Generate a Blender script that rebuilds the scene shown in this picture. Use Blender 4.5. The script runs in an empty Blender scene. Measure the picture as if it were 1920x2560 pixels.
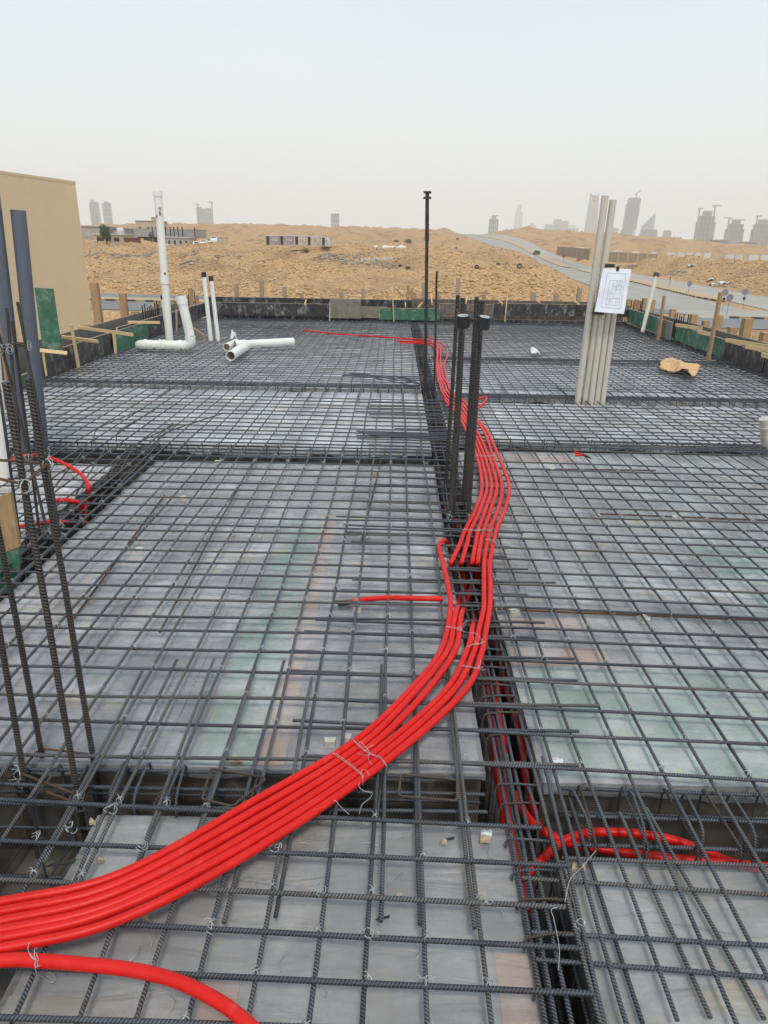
import bpy, math, random
import numpy as np
from mathutils import Vector
random.seed(7); rng = np.random.default_rng(7)
rad = math.radians

# ------------------------------------------------------------------ scene, camera, light
S = bpy.context.scene
COL = S.collection
F_PX, PITCH, ROLL, YAW, EYE = 1760.0, rad(20.87), rad(0.95), rad(0.6), 1.70
S.render.resolution_x, S.render.resolution_y = 768, 1024
S.view_settings.view_transform = 'Standard'
S.view_settings.look = 'None'
S.view_settings.exposure = 0.40
S.cycles.volume_bounces = 6
S.cycles.max_bounces = 14
S.view_settings.gamma = 1.0
fw = np.array([-math.sin(YAW)*math.cos(PITCH), math.cos(YAW)*math.cos(PITCH), -math.sin(PITCH)])
rt0 = np.array([math.cos(YAW), math.sin(YAW), 0.0]); up0 = np.cross(rt0, fw)
RT = rt0*math.cos(ROLL)+up0*math.sin(ROLL); UP = -rt0*math.sin(ROLL)+up0*math.cos(ROLL)
cam = bpy.data.cameras.new('camera'); camo = bpy.data.objects.new('camera', cam); COL.objects.link(camo)
cam.sensor_fit = 'VERTICAL'; cam.sensor_height = 36.0; cam.lens = 36.0*F_PX/2560.0
cam.clip_start = 0.05; cam.clip_end = 20000
from mathutils import Matrix
M = Matrix(((RT[0], UP[0], -fw[0], 0), (RT[1], UP[1], -fw[1], 0), (RT[2], UP[2], -fw[2], EYE), (0, 0, 0, 1)))
camo.matrix_world = M
S.camera = camo

HAZE = True
SUN_AZ, SUN_EL = rad(168), rad(60)      # azimuth from +Y towards +X
sun = bpy.data.lights.new('sun', 'SUN'); sun.energy = 1.5; sun.angle = rad(12); sun.color = (1.0, 0.955, 0.88)
suno = bpy.data.objects.new('sun', sun); COL.objects.link(suno)
sd = Vector((math.sin(SUN_AZ)*math.cos(SUN_EL), math.cos(SUN_AZ)*math.cos(SUN_EL), math.sin(SUN_EL)))
suno.rotation_euler = sd.to_track_quat('Z', 'Y').to_euler()
W = bpy.data.worlds.new('World'); S.world = W; W.use_nodes = True
nt = W.node_tree; nt.nodes.clear()
N = nt.nodes.new; L = nt.links.new
sky = N('ShaderNodeTexSky'); sky.sky_type = 'NISHITA'; sky.sun_disc = False
sky.sun_elevation = SUN_EL; sky.sun_rotation = SUN_AZ; sky.dust_density = 5.0; sky.air_density = 1.0; sky.ozone_density = 1.0
tc = N('ShaderNodeTexCoord'); sx = N('ShaderNodeSeparateXYZ'); L(tc.outputs['Generated'], sx.inputs[0])
rmp = N('ShaderNodeValToRGB'); L(sx.outputs['Z'], rmp.inputs[0])
SKYC = [(0.0, (7.5, 7.85, 7.6)), (0.10, (7.3, 7.75, 7.7)), (0.22, (6.2, 7.1, 7.6)), (0.40, (4.5, 5.8, 7.3)), (1.0, (4.3, 5.4, 6.8))]
while len(rmp.color_ramp.elements) < len(SKYC): rmp.color_ramp.elements.new(0.5)
for e, (p, c) in zip(rmp.color_ramp.elements, SKYC):
    e.position = p; e.color = (*[v/10 for v in c], 1)
scl = N('ShaderNodeVectorMath'); scl.operation = 'SCALE'; scl.inputs['Scale'].default_value = 10.0; L(rmp.outputs[0], scl.inputs[0])
cn = N('ShaderNodeTexNoise'); cn.inputs['Scale'].default_value = 1.6; cn.inputs['Detail'].default_value = 5; cn.inputs['Roughness'].default_value = 0.55
mp = N('ShaderNodeMapping'); mp.inputs['Scale'].default_value = (1, 1, 3.2); L(tc.outputs['Generated'], mp.inputs[0]); L(mp.outputs[0], cn.inputs['Vector'])
cm = N('ShaderNodeMapRange'); cm.inputs[1].default_value = 0.42; cm.inputs[2].default_value = 0.75; cm.inputs[3].default_value = 0.0; cm.inputs[4].default_value = 0.48
L(cn.outputs[0], cm.inputs[0])
mxc = N('ShaderNodeMix'); mxc.data_type = 'RGBA'; L(cm.outputs[0], mxc.inputs[0]); L(scl.outputs[0], mxc.inputs[6]); mxc.inputs[7].default_value = (7.9, 7.9, 7.8, 1)
mxs = N('ShaderNodeMix'); mxs.data_type = 'RGBA'; mxs.inputs[0].default_value = 0.85   # thin overcast veil over the clear sky
L(sky.outputs[0], mxs.inputs[6]); L(mxc.outputs[2], mxs.inputs[7])
bg = N('ShaderNodeBackground'); bg.inputs['Strength'].default_value = 0.105
wo = N('ShaderNodeOutputWorld'); L(mxs.outputs[2], bg.inputs[0]); L(bg.outputs[0], wo.inputs[0])

# ------------------------------------------------------------------ where a point of the survey lies in the world
def _ray(x, y): return fw + RT*(x-960)/F_PX - UP*(y-1280)/F_PX
EYEP = np.array([0, 0, EYE])
def at(x, y, z=0.0): d = _ray(x, y); return EYEP + d*((z-EYE)/d[2])
def atY(x, y, Y): d = _ray(x, y); return EYEP + d*(Y/d[1])
def atX(x, y, X): d = _ray(x, y); return EYEP + d*(X/d[0])

# ------------------------------------------------------------------ materials
def mat(name, c1, c2=None, rough=0.6, metal=0.0, scale=6.0, detail=5, bump=0.0, bscale=None, spec=0.5, stretch=None, coat=0, lo=0.35, hi=0.65, c3=None, c3s=2.0, c3lo=0.6, c3hi=0.68):
    m = bpy.data.materials.new(name); m.use_nodes = True
    t = m.node_tree; p = t.nodes['Principled BSDF']; n = t.nodes.new; l = t.links.new
    p.inputs['Roughness'].default_value = rough; p.inputs['Metallic'].default_value = metal
    p.inputs['Specular IOR Level'].default_value = spec
    if coat: p.inputs['Coat Weight'].default_value = coat; p.inputs['Coat Roughness'].default_value = 0.2
    p.inputs['Base Color'].default_value = (*c1, 1)
    g = n('ShaderNodeNewGeometry'); v = g.outputs['Position']
    if stretch:
        mm = n('ShaderNodeMapping'); mm.inputs['Scale'].default_value = stretch; l(v, mm.inputs[0]); v = mm.outputs[0]
    out = None
    if c2 is not None:
        a = n('ShaderNodeTexNoise'); a.inputs['Scale'].default_value = scale; a.inputs['Detail'].default_value = detail; a.inputs['Roughness'].default_value = 0.62
        l(v, a.inputs['Vector'])
        mr = n('ShaderNodeMapRange'); mr.inputs[1].default_value = lo; mr.inputs[2].default_value = hi; l(a.outputs[0], mr.inputs[0])
        mx = n('ShaderNodeMix'); mx.data_type = 'RGBA'; l(mr.outputs[0], mx.inputs[0]); mx.inputs[6].default_value = (*c1, 1); mx.inputs[7].default_value = (*c2, 1)
        out = mx.outputs[2]
        if c3 is not None:
            a3 = n('ShaderNodeTexNoise'); a3.inputs['Scale'].default_value = c3s; a3.inputs['Detail'].default_value = 6; a3.inputs['Roughness'].default_value = 0.7; l(v, a3.inputs['Vector'])
            m3 = n('ShaderNodeMapRange'); m3.inputs[1].default_value = c3lo; m3.inputs[2].default_value = c3hi; l(a3.outputs[0], m3.inputs[0])
            x3 = n('ShaderNodeMix'); x3.data_type = 'RGBA'; l(m3.outputs[0], x3.inputs[0]); l(out, x3.inputs[6]); x3.inputs[7].default_value = (*c3, 1); out = x3.outputs[2]
        l(out, p.inputs['Base Color'])
    if bump:
        b = n('ShaderNodeTexNoise'); b.inputs['Scale'].default_value = bscale or scale*4; b.inputs['Detail'].default_value = 4; l(v, b.inputs['Vector'])
        bm = n('ShaderNodeBump'); bm.inputs['Strength'].default_value = 0.8; bm.inputs['Distance'].default_value = bump; l(b.outputs[0], bm.inputs['Height']); l(bm.outputs[0], p.inputs['Normal'])
    return m

def steel(name, c1, c2, rust, rlo, rhi, pitch=0.0095, depth=0.0022, metal=0.35, rough=0.48):
    m = mat(name, c1, c2, rough=rough, metal=metal, scale=5, c3=rust, c3s=3.0, c3lo=rlo, c3hi=rhi)
    t = m.node_tree; p = t.nodes['Principled BSDF']; n = t.nodes.new; l = t.links.new
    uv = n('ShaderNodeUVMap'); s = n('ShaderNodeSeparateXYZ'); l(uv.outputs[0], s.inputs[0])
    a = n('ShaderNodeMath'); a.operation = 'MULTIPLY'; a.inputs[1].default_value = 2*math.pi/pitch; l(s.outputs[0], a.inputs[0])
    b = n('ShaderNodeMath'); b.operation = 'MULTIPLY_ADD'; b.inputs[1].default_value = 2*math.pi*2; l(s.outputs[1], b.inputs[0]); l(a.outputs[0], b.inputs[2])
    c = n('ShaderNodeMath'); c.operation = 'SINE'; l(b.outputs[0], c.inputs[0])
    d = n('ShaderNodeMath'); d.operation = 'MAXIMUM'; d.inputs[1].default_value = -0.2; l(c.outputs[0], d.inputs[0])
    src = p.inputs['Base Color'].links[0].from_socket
    cr = n('ShaderNodeMapRange'); cr.inputs[1].default_value = -0.2; cr.inputs[2].default_value = 1.0; cr.inputs[3].default_value = 0.45; cr.inputs[4].default_value = 1.75; l(d.outputs[0], cr.inputs[0])  # rib shading painted into the base colour: valleys darkened, crests lightened
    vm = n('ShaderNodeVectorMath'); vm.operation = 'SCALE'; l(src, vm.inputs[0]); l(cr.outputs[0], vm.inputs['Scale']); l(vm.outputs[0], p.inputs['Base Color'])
    bm = n('ShaderNodeBump'); bm.inputs['Strength'].default_value = 1.0; bm.inputs['Distance'].default_value = depth; l(d.outputs[0], bm.inputs['Height']); l(bm.outputs[0], p.inputs['Normal'])
    return m

MT = {}
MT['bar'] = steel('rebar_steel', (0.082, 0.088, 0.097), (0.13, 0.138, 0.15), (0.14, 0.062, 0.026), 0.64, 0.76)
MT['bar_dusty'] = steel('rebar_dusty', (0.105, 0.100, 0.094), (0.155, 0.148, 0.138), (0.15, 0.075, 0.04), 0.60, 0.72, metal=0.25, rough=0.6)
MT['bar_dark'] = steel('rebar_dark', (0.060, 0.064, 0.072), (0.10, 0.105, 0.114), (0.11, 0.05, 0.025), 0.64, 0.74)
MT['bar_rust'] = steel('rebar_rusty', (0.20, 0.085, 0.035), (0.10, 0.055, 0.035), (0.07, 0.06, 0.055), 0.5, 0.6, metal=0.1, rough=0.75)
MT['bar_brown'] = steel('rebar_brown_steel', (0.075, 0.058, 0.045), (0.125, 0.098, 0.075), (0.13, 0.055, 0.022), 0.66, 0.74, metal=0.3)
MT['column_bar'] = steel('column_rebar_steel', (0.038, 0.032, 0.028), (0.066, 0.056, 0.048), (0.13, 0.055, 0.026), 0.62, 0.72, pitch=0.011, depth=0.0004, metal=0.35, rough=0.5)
MT['wire'] = mat('tie_wire', (0.40, 0.40, 0.39), (0.56, 0.56, 0.55), rough=0.45, metal=0.6, scale=40)
MT['red'] = mat('red_conduit_plastic', (0.58, 0.008, 0.005), (0.67, 0.014, 0.008), rough=0.42, scale=9, spec=0.28, c3=(0.62, 0.075, 0.055), c3s=14, c3lo=0.58, c3hi=0.80, bump=0.0012, bscale=35)
MT['wood'] = mat('timber', (0.33, 0.20, 0.095), (0.45, 0.29, 0.15), rough=0.8, scale=14, stretch=(4, 4, .7), bump=0.003, c3=(0.16, 0.10, 0.055), c3s=9, c3lo=0.6, c3hi=0.75)
MT['wood_new'] = mat('new_timber', (0.60, 0.42, 0.20), (0.68, 0.50, 0.27), rough=0.75, scale=14, stretch=(4, 4, .7), bump=0.002)
MT['wood_grey'] = mat('weathered_timber', (0.30, 0.235, 0.165), (0.40, 0.32, 0.23), rough=0.85, scale=14, stretch=(4, 4, .7), bump=0.003)
MT['black_ply'] = mat('black_film_plywood', (0.020, 0.017, 0.018), (0.050, 0.045, 0.045), rough=0.55, scale=7, c3=(0.24, 0.225, 0.21), c3s=8, c3lo=0.52, c3hi=0.66, stretch=(1, 1, .6))
MT['brown_ply'] = mat('worn_brown_plywood', (0.09, 0.065, 0.05), (0.15, 0.12, 0.095), rough=0.7, scale=8, c3=(0.26, 0.23, 0.19), c3s=10, c3lo=0.53, c3hi=0.66, stretch=(3, 3, .7))
MT['grey_ply'] = mat('grey_concrete_stained_plywood', (0.16, 0.145, 0.12), (0.22, 0.20, 0.165), rough=0.8, scale=9, c3=(0.10, 0.085, 0.07), c3s=8)
MT['green_ply'] = mat('green_plywood', (0.025, 0.105, 0.058), (0.055, 0.165, 0.10), rough=0.6, scale=9, c3=(0.20, 0.25, 0.20), c3s=6, c3lo=0.52, c3hi=0.66)
MT['pvc'] = mat('white_pvc', (0.74, 0.72, 0.64), (0.80, 0.78, 0.72), rough=0.35, scale=5, c3=(0.50, 0.44, 0.34), c3s=7, c3lo=0.66, c3hi=0.80)
MT['beige_pvc'] = mat('beige_pvc', (0.50, 0.455, 0.375), (0.56, 0.515, 0.43), rough=0.4, scale=6, c3=(0.40, 0.355, 0.29), c3s=6, c3lo=0.62, c3hi=0.8, stretch=(1, 1, .3))
MT['grey_pvc'] = mat('dark_grey_pvc', (0.085, 0.098, 0.125), (0.11, 0.125, 0.155), rough=0.38, scale=6, c3=(0.34, 0.36, 0.40), c3s=30, c3lo=0.68, c3hi=0.78, stretch=(1.5, 1.5, .10))
MT['black'] = mat('black_tape', (0.014, 0.014, 0.015), (0.025, 0.025, 0.026), rough=0.45, scale=20)
MT['dark_iron'] = mat('dark_iron', (0.030, 0.024, 0.022), (0.06, 0.048, 0.042), rough=0.6, metal=0.4, scale=8)
MT['paper'] = mat('drawing_paper', (0.76, 0.77, 0.84), (0.82, 0.83, 0.88), rough=0.7, scale=9)
MT['ink'] = mat('drawing_ink', (0.20, 0.20, 0.25)); MT['ink_soft'] = mat('drawing_pale_ink', (0.36, 0.36, 0.44)); MT['ink_red'] = mat('drawing_red_ink', (0.55, 0.25, 0.28))
MT['stucco'] = mat('tan_render', (0.68, 0.53, 0.335), (0.70, 0.555, 0.36), rough=0.9, scale=1.1, bump=0.008, bscale=9, c3=(0.71, 0.575, 0.39), c3s=3.0, c3lo=0.62, c3hi=0.72)
MT['sack'] = mat('brown_sack', (0.60, 0.35, 0.15), (0.70, 0.44, 0.21), rough=0.75, scale=16, bump=0.008, bscale=26)
MT['scrap'] = mat('white_scrap', (0.74, 0.74, 0.72), (0.64, 0.63, 0.60), rough=0.5, scale=30)
MT['card'] = mat('torn_brown_card', (0.44, 0.31, 0.17), (0.55, 0.42, 0.27), rough=0.85, scale=30)
MT['spacer'] = mat('pale_concrete_spacer', (0.50, 0.46, 0.39), (0.60, 0.56, 0.48), rough=0.9, scale=40, bump=0.003)

def tint_ply(name, a, b):
    return mat(name, a, b, rough=0.6, scale=2.2, detail=7, stretch=(1, .8, 1), c3=(0.25*b[0]+.27, 0.25*b[1]+.225, 0.25*b[2]+.15), c3s=3.4, c3lo=0.54, c3hi=0.70, lo=0.30, hi=0.60)
MT['sheet_grey'] = tint_ply('grey_shuttering_sheet', (0.19, 0.19, 0.19), (0.27, 0.268, 0.262))
MT['sheet_dark'] = tint_ply('dark_grey_shuttering_sheet', (0.125, 0.124, 0.128), (0.185, 0.183, 0.188))
MT['sheet_tan'] = tint_ply('tan_shuttering_sheet', (0.29, 0.255, 0.195), (0.245, 0.238, 0.215))
MT['sheet_green'] = tint_ply('green_shuttering_sheet', (0.10, 0.24, 0.155), (0.19, 0.30, 0.215))
MT['sheet_pink'] = tint_ply('salmon_shuttering_sheet', (0.46, 0.235, 0.145), (0.38, 0.215, 0.145))
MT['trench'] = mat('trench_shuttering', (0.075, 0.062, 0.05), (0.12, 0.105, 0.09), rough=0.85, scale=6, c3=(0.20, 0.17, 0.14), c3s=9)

def film(name, alpha, col=(0.60, 0.595, 0.57), bump=0.022, r0=0.18, r1=0.42):
    m = bpy.data.materials.new(name); m.use_nodes = True
    t = m.node_tree; p = t.nodes['Principled BSDF']; n = t.nodes.new; l = t.links.new
    p.inputs['Base Color'].default_value = (*col, 1); p.inputs['Roughness'].default_value = 0.30
    g = n('ShaderNodeNewGeometry')
    a = n('ShaderNodeTexNoise'); a.inputs['Scale'].default_value = 3.5; a.inputs['Detail'].default_value = 6; a.inputs['Distortion'].default_value = 0.6; l(g.outputs['Position'], a.inputs['Vector'])
    mm = n('ShaderNodeMapping'); mm.inputs['Scale'].default_value = (3.0, 14.0, 3.0); mm.inputs['Rotation'].default_value = (0, 0, 0.15); l(g.outputs['Position'], mm.inputs[0])
    b = n('ShaderNodeTexNoise'); b.inputs['Scale'].default_value = 1.0; b.inputs['Detail'].default_value = 5; b.inputs['Distortion'].default_value = 1.2; l(mm.outputs[0], b.inputs['Vector'])
    bm = n('ShaderNodeBump'); bm.inputs['Strength'].default_value = 0.9; bm.inputs['Distance'].default_value = bump; l(b.outputs[0], bm.inputs['Height']); l(bm.outputs[0], p.inputs['Normal'])
    mr = n('ShaderNodeMapRange'); mr.inputs[1].default_value = 0.38; mr.inputs[2].default_value = 0.68; mr.inputs[3].default_value = alpha-0.16; mr.inputs[4].default_value = alpha+0.18; l(a.outputs[0], mr.inputs[0])
    l(mr.outputs[0], p.inputs['Alpha'])
    def nz(sc, de, di, lo, hi, c1, c2, vec=None, src=None):
        q = n('ShaderNodeTexNoise'); q.inputs['Scale'].default_value = sc; q.inputs['Detail'].default_value = de; q.inputs['Roughness'].default_value = 0.66; q.inputs['Distortion'].default_value = di; l(vec or g.outputs['Position'], q.inputs['Vector'])
        w = n('ShaderNodeMapRange'); w.inputs[1].default_value = lo; w.inputs[2].default_value = hi; l(q.outputs[0], w.inputs[0])
        x = n('ShaderNodeMix'); x.data_type = 'RGBA'; l(w.outputs[0], x.inputs[0])
        if src is None: x.inputs[6].default_value = (*c1, 1)
        else: l(src, x.inputs[6])
        x.inputs[7].default_value = (*c2, 1); return x.outputs[2]
    dk = tuple(v*0.54 for v in col)
    c_ = nz(2.1, 8, .5, .34, .62, dk, col); c_ = nz(3.6, 7, .9, .58, .70, None, (col[0]*1.02, col[1]*.86, col[2]*.62), src=c_)
    mm2 = n('ShaderNodeMapping'); mm2.inputs['Scale'].default_value = (26, 5, 5); mm2.inputs['Rotation'].default_value = (0, 0, .5); l(g.outputs['Position'], mm2.inputs[0])
    c_ = nz(1.0, 6, 1.5, .66, .76, None, tuple(min(.85, v*1.35) for v in col), vec=mm2.outputs[0], src=c_); l(c_, p.inputs['Base Color'])
    d = n('ShaderNodeTexNoise'); d.inputs['Scale'].default_value = 9; d.inputs['Detail'].default_value = 6; l(g.outputs['Position'], d.inputs['Vector'])
    rr = n('ShaderNodeMapRange'); rr.inputs[1].default_value = 0.3; rr.inputs[2].default_value = 0.7; rr.inputs[3].default_value = r0+.04; rr.inputs[4].default_value = r1-.04; l(d.outputs[0], rr.inputs[0]); l(rr.outputs[0], p.inputs['Roughness'])
    return m
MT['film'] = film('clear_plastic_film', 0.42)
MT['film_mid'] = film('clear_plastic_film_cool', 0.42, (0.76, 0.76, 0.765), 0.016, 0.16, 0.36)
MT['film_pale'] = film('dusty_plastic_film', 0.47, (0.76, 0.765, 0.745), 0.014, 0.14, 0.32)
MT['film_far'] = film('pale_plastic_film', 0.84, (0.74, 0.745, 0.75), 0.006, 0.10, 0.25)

# ------------------------------------------------------------------ mesh building
class MB:
    def __init__(s): s.v = []; s.f = []; s.uv = []; s.n = 0
    def add(s, v, f, uv=None):
        v = np.asarray(v, float).reshape(-1, 3); s.v.append(v)
        for q in f: s.f.append([i+s.n for i in q])
        if uv is None:
            for q in f: s.uv.extend([(0, 0)]*len(q))
        else: s.uv.extend(uv)
        s.n += len(v); return s
    def tube(s, pts, r, n=8, cap=True, rib=0.0, pitch=0.0085):
        P = np.asarray(pts, float)
        if rib:   # real ribs: resample finely
            seg = np.linalg.norm(np.diff(P, axis=0), axis=1); cum = np.concatenate([[0], np.cumsum(seg)])
            t = np.linspace(0, cum[-1], int(cum[-1]/(pitch/4))+2); P = np.stack([np.interp(t, cum, P[:, i]) for i in range(3)], 1)
        m = len(P); T = np.gradient(P, axis=0); T /= np.maximum(np.linalg.norm(T, axis=1), 1e-9)[:, None]
        ref = np.array([0, 0, 1.0]) if abs(T[0][2]) < 0.9 else np.array([1.0, 0, 0])
        A = ref - T[0]*(ref@T[0]); A /= np.linalg.norm(A); As = [A]
        for i in range(1, m):
            A = A - T[i]*(A@T[i]); A = A/np.linalg.norm(A); As.append(A)
        As = np.array(As); B = np.cross(T, As)
        R = np.broadcast_to(np.asarray(r, float), (m,))
        th = np.arange(n)*2*math.pi/n
        seg = np.linalg.norm(np.diff(P, axis=0), axis=1); cum = np.concatenate([[0], np.cumsum(seg)])
        RR = np.repeat(R[:, None], n, 1)
        if rib:
            w = np.sin(2*math.pi*(cum[:, None]/pitch) + 2*th[None, :]); RR = RR + rib*np.clip(w, -0.2, 1)
        V = P[:, None, :] + RR[:, :, None]*(np.cos(th)[None, :, None]*As[:, None, :] + np.sin(th)[None, :, None]*B[:, None, :])
        f = []; uv = []
        for i in range(m-1):
            for j in range(n):
                k = (j+1) % n
                f.append((i*n+j, i*n+k, (i+1)*n+k, (i+1)*n+j))
                uv += [(cum[i], j/n), (cum[i], (j+1)/n), (cum[i+1], (j+1)/n), (cum[i+1], j/n)]
        if cap:
            k = m*n; f.append(tuple(range(k+n-1, k-1, -1))); f.append(tuple(range(k+n, k+2*n))); uv += [(0, 0)]*(2*n)
            return s.add(np.vstack([V.reshape(-1, 3), V[0], V[-1]]), f, uv)
        return s.add(V.reshape(-1, 3), f, uv)
    def pipe(s, pts, r, wall=0.006, n=20):     # open-ended pipe with a wall thickness
        P = np.asarray(pts, float); s.tube(P, r, n, cap=False)
        b = s.n-len(P)*n
        s.tube(P, r-wall, n, cap=False); c = s.n-len(P)*n
        m = len(P)
        for j in range(n):
            k = (j+1) % n
            for i in (0, m-1):
                q = [b+i*n+j, b+i*n+k, c+i*n+k, c+i*n+j]
                s.f.append(q if i else q[::-1]); s.uv += [(0, 0)]*4
        return s
    def box(s, c, d, ax=None, bev=0.0):
        c = np.asarray(c, float); d = np.asarray(d, float)/2
        A = np.eye(3) if ax is None else np.asarray(ax, float)
        sg = np.array([(-1, -1, -1), (1, -1, -1), (1, 1, -1), (-1, 1, -1), (-1, -1, 1), (1, -1, 1), (1, 1, 1), (-1, 1, 1)], float)
        return s.add(c + (sg*d)@A, [(0, 3, 2, 1), (4, 5, 6, 7), (0, 1, 5, 4), (1, 2, 6, 5), (2, 3, 7, 6), (3, 0, 4, 7)])
    def bar_box(s, a, b, w, h, side=(0, 0, 1)):   # a squared timber from a to b
        a = np.asarray(a, float); b = np.asarray(b, float); t = b-a; l = np.linalg.norm(t); t /= l
        sd = np.asarray(side, float); x = np.cross(sd, t); x /= np.linalg.norm(x); y = np.cross(t, x)
        return s.box((a+b)/2, (w, h, l), (x, y, t))
    def prism(s, poly, z0, z1):
        n = len(poly); v = [(x, y, z0) for x, y in poly]+[(x, y, z1) for x, y in poly]
        return s.add(v, [tuple(range(n-1, -1, -1)), tuple(range(n, 2*n))]+[(i, (i+1) % n, (i+1) % n+n, i+n) for i in range(n)])
    def build(s, name, m, parent=None, smooth=False, base=None):
        V = np.concatenate(s.v)
        if parent is not None: o0 = np.array(parent_loc(parent))
        elif base is not None: o0 = np.asarray(base, float)
        else: o0 = np.array([(V[:, 0].min()+V[:, 0].max())/2, (V[:, 1].min()+V[:, 1].max())/2, V[:, 2].min()])
        me = bpy.data.meshes.new(name); me.from_pydata((V-o0).tolist(), [], s.f)
        u = me.uv_layers.new(name='UVMap'); u.data.foreach_set('uv', np.asarray(s.uv, float).reshape(-1))
        if smooth: me.polygons.foreach_set('use_smooth', [True]*len(me.polygons))
        me.materials.append(m if not isinstance(m, str) else MT[m]); me.update()
        o = bpy.data.objects.new(name, me); COL.objects.link(o)
        if parent is not None: o.parent = parent
        else: o.location = o0
        o['_w'] = tuple(o0)
        return o
def parent_loc(o): return tuple(o['_w'])
def tag(o, label, cat, group=None):
    o['label'] = label; o['category'] = cat
    if group: o['group'] = group
    return o
def kind(o, k): o['kind'] = k; return o
def empty(name, loc, label, cat, group=None):
    o = bpy.data.objects.new(name, None); COL.objects.link(o); o.location = tuple(loc); o['_w'] = tuple(float(v) for v in loc); o.empty_display_size = 0.1
    return tag(o, label, cat, group)
def spline(pts, n=8):    # Catmull-Rom through the points
    P = np.asarray(pts, float); P = np.vstack([2*P[0]-P[1], P, 2*P[-1]-P[-2]]); out = []
    for i in range(1, len(P)-2):
        for t in np.linspace(0, 1, n, endpoint=False):
            a, b, c, d = P[i-1:i+3]
            out.append(0.5*((2*b)+(c-a)*t+(2*a-5*b+4*c-d)*t*t+(3*b-a-3*c+d)*t**3))
    out.append(P[-2]); return np.array(out)
def smoothstep(x, a, b):
    t = np.clip((x-a)/(b-a), 0, 1); return t*t*(3-2*t)

# ------------------------------------------------------------------ terrain
ZG = -5.3
def vnoise(x, y, seed=0):
    xi = np.floor(x).astype(np.int64); yi = np.floor(y).astype(np.int64); fx = x-xi; fy = y-yi
    def h(a, b):
        n = (a*374761393 + b*668265263 + seed*982451653) & 0x7fffffff
        n = ((n ^ (n >> 13))*1274126177) & 0x7fffffff
        return ((n ^ (n >> 16)) & 0xffff)/65535.0
    u = fx*fx*(3-2*fx); v = fy*fy*(3-2*fy)
    return (h(xi, yi)*(1-u)+h(xi+1, yi)*u)*(1-v)+(h(xi, yi+1)*(1-u)+h(xi+1, yi+1)*u)*v
def fbm(x, y, o=4, seed=0):
    s = 0; a = 1; t = 0
    for i in range(o):
        s = s+a*vnoise(x*2**i, y*2**i, seed+i); t += a; a *= 0.5
    return s/t
XMY = np.array([(60, 40.5), (106, 46.6), (165, 53.2), (207, 56.5), (332, 66), (430, 68.5), (560, 66), (700, 60), (1400, 20)], float)
def Xm(Y): return np.interp(Y, XMY[:, 0], XMY[:, 1])
CR = np.array([(-1200, 14), (0, 22), (200, 24), (330, 28), (480, 33), (640, 36), (700, 35), (830, 32), (1000, 31), (1100, 31), (1140, 23), (1185, 22), (1250, 33), (1290, 38), (1350, 33), (1440, 29), (1540, 27), (1640, 21), (1750, 11), (1850, 6), (1950, 3), (3500, 0)], float)
def wst(X, Y): return Y + 0.13*(X+30)
def T(X, Y, rough=True):
    X = np.asarray(X, float); Y = np.asarray(Y, float)
    xm = Xm(Y); XL = xm-13.5; XR = xm+11.5; w = wst(X, Y)
    z = np.full(np.broadcast(X, Y).shape, ZG)
    left = smoothstep(XL-X, 0.8, 13)
    z = z + left*(5.7*smoothstep(w, 101, 205))
    z = z + left*3.3*np.exp(-((X-17)/15)**2-((w-121)/12)**2)
    z = z + 4.7*np.exp(-((X-(XR+13))/6.5)**2)*smoothstep(w, 101, 122)*(1-smoothstep(Y, 230, 300))
    z = z + 1.5*smoothstep(X-XR, 14, 30)*smoothstep(w, 101, 130)
    c = np.interp(990+F_PX*X/np.maximum(Y, 1), CR[:, 0], CR[:, 1])
    zc = EYE + c/F_PX*700
    t = smoothstep(Y, 250, 690); z = z*(1-t)+zc*t
    t2 = smoothstep(Y, 730, 1400); z = z*(1-t2)+(ZG-3)*t2
    if rough:
        road = smoothstep(np.abs(X-xm), 12.5, 17)*np.maximum(smoothstep(w, 99, 104), smoothstep(76-w, 0, 4))
        road = np.where(w < 76, smoothstep(75.5-w, 0, 5), road)
        far = smoothstep(Y, 150, 700)
        am = road*(1+2.5*far)
        sc = 1/(1+2.5*far)
        z = z + 4.0*far*road*(fbm(X*0.008, Y*0.02, 4, 21)-0.5)+am*(1-.6*smoothstep(Y, 350, 650))*(3.1*(np.abs(fbm(X*0.075, Y*0.085, 3, 3)-0.5)*2-0.35) + 1.0*(fbm(X*0.33, Y*0.33, 3, 9)-0.5)*(1-0.5*far)) + road*0.30*(fbm(X*1.3, Y*1.3, 2, 5)-0.5)
        z = z - road*0.0
    return z
def ground_at(X, Y): return float(T(np.array([X]), np.array([Y]))[0])

def polar_grid(r, a):
    R, A = np.meshgrid(r, a, indexing='ij'); Y = R; X = A*(R+30); return X, Y
r = np.concatenate([np.linspace(-60, 55, 40), np.geomspace(56, 240, 210), np.geomspace(243, 1500, 110), np.geomspace(1600, 9000, 14)])
a = np.concatenate([np.linspace(-2.2, -0.66, 14), np.linspace(-0.64, 0.64, 330), np.linspace(0.66, 2.2, 14)])
Xg, Yg = polar_grid(r, a); Xg = np.where(Yg < -25, a[None, :]*6+Xg*0, Xg); Zg = T(Xg, Yg)
nr, na = Xg.shape
idx = np.arange(nr*na).reshape(nr, na)
q = np.stack([idx[:-1, :-1], idx[:-1, 1:], idx[1:, 1:], idx[1:, :-1]], -1).reshape(-1, 4)
MT['desert'] = mat('desert_ground', (0.345, 0.195, 0.085), (0.545, 0.345, 0.165), rough=0.95, scale=2.4, detail=9, lo=0.40, hi=0.60, c3=(0.25, 0.145, 0.07), c3s=0.06, c3lo=0.48, c3hi=0.70, bump=0.25, bscale=1.6)
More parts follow.
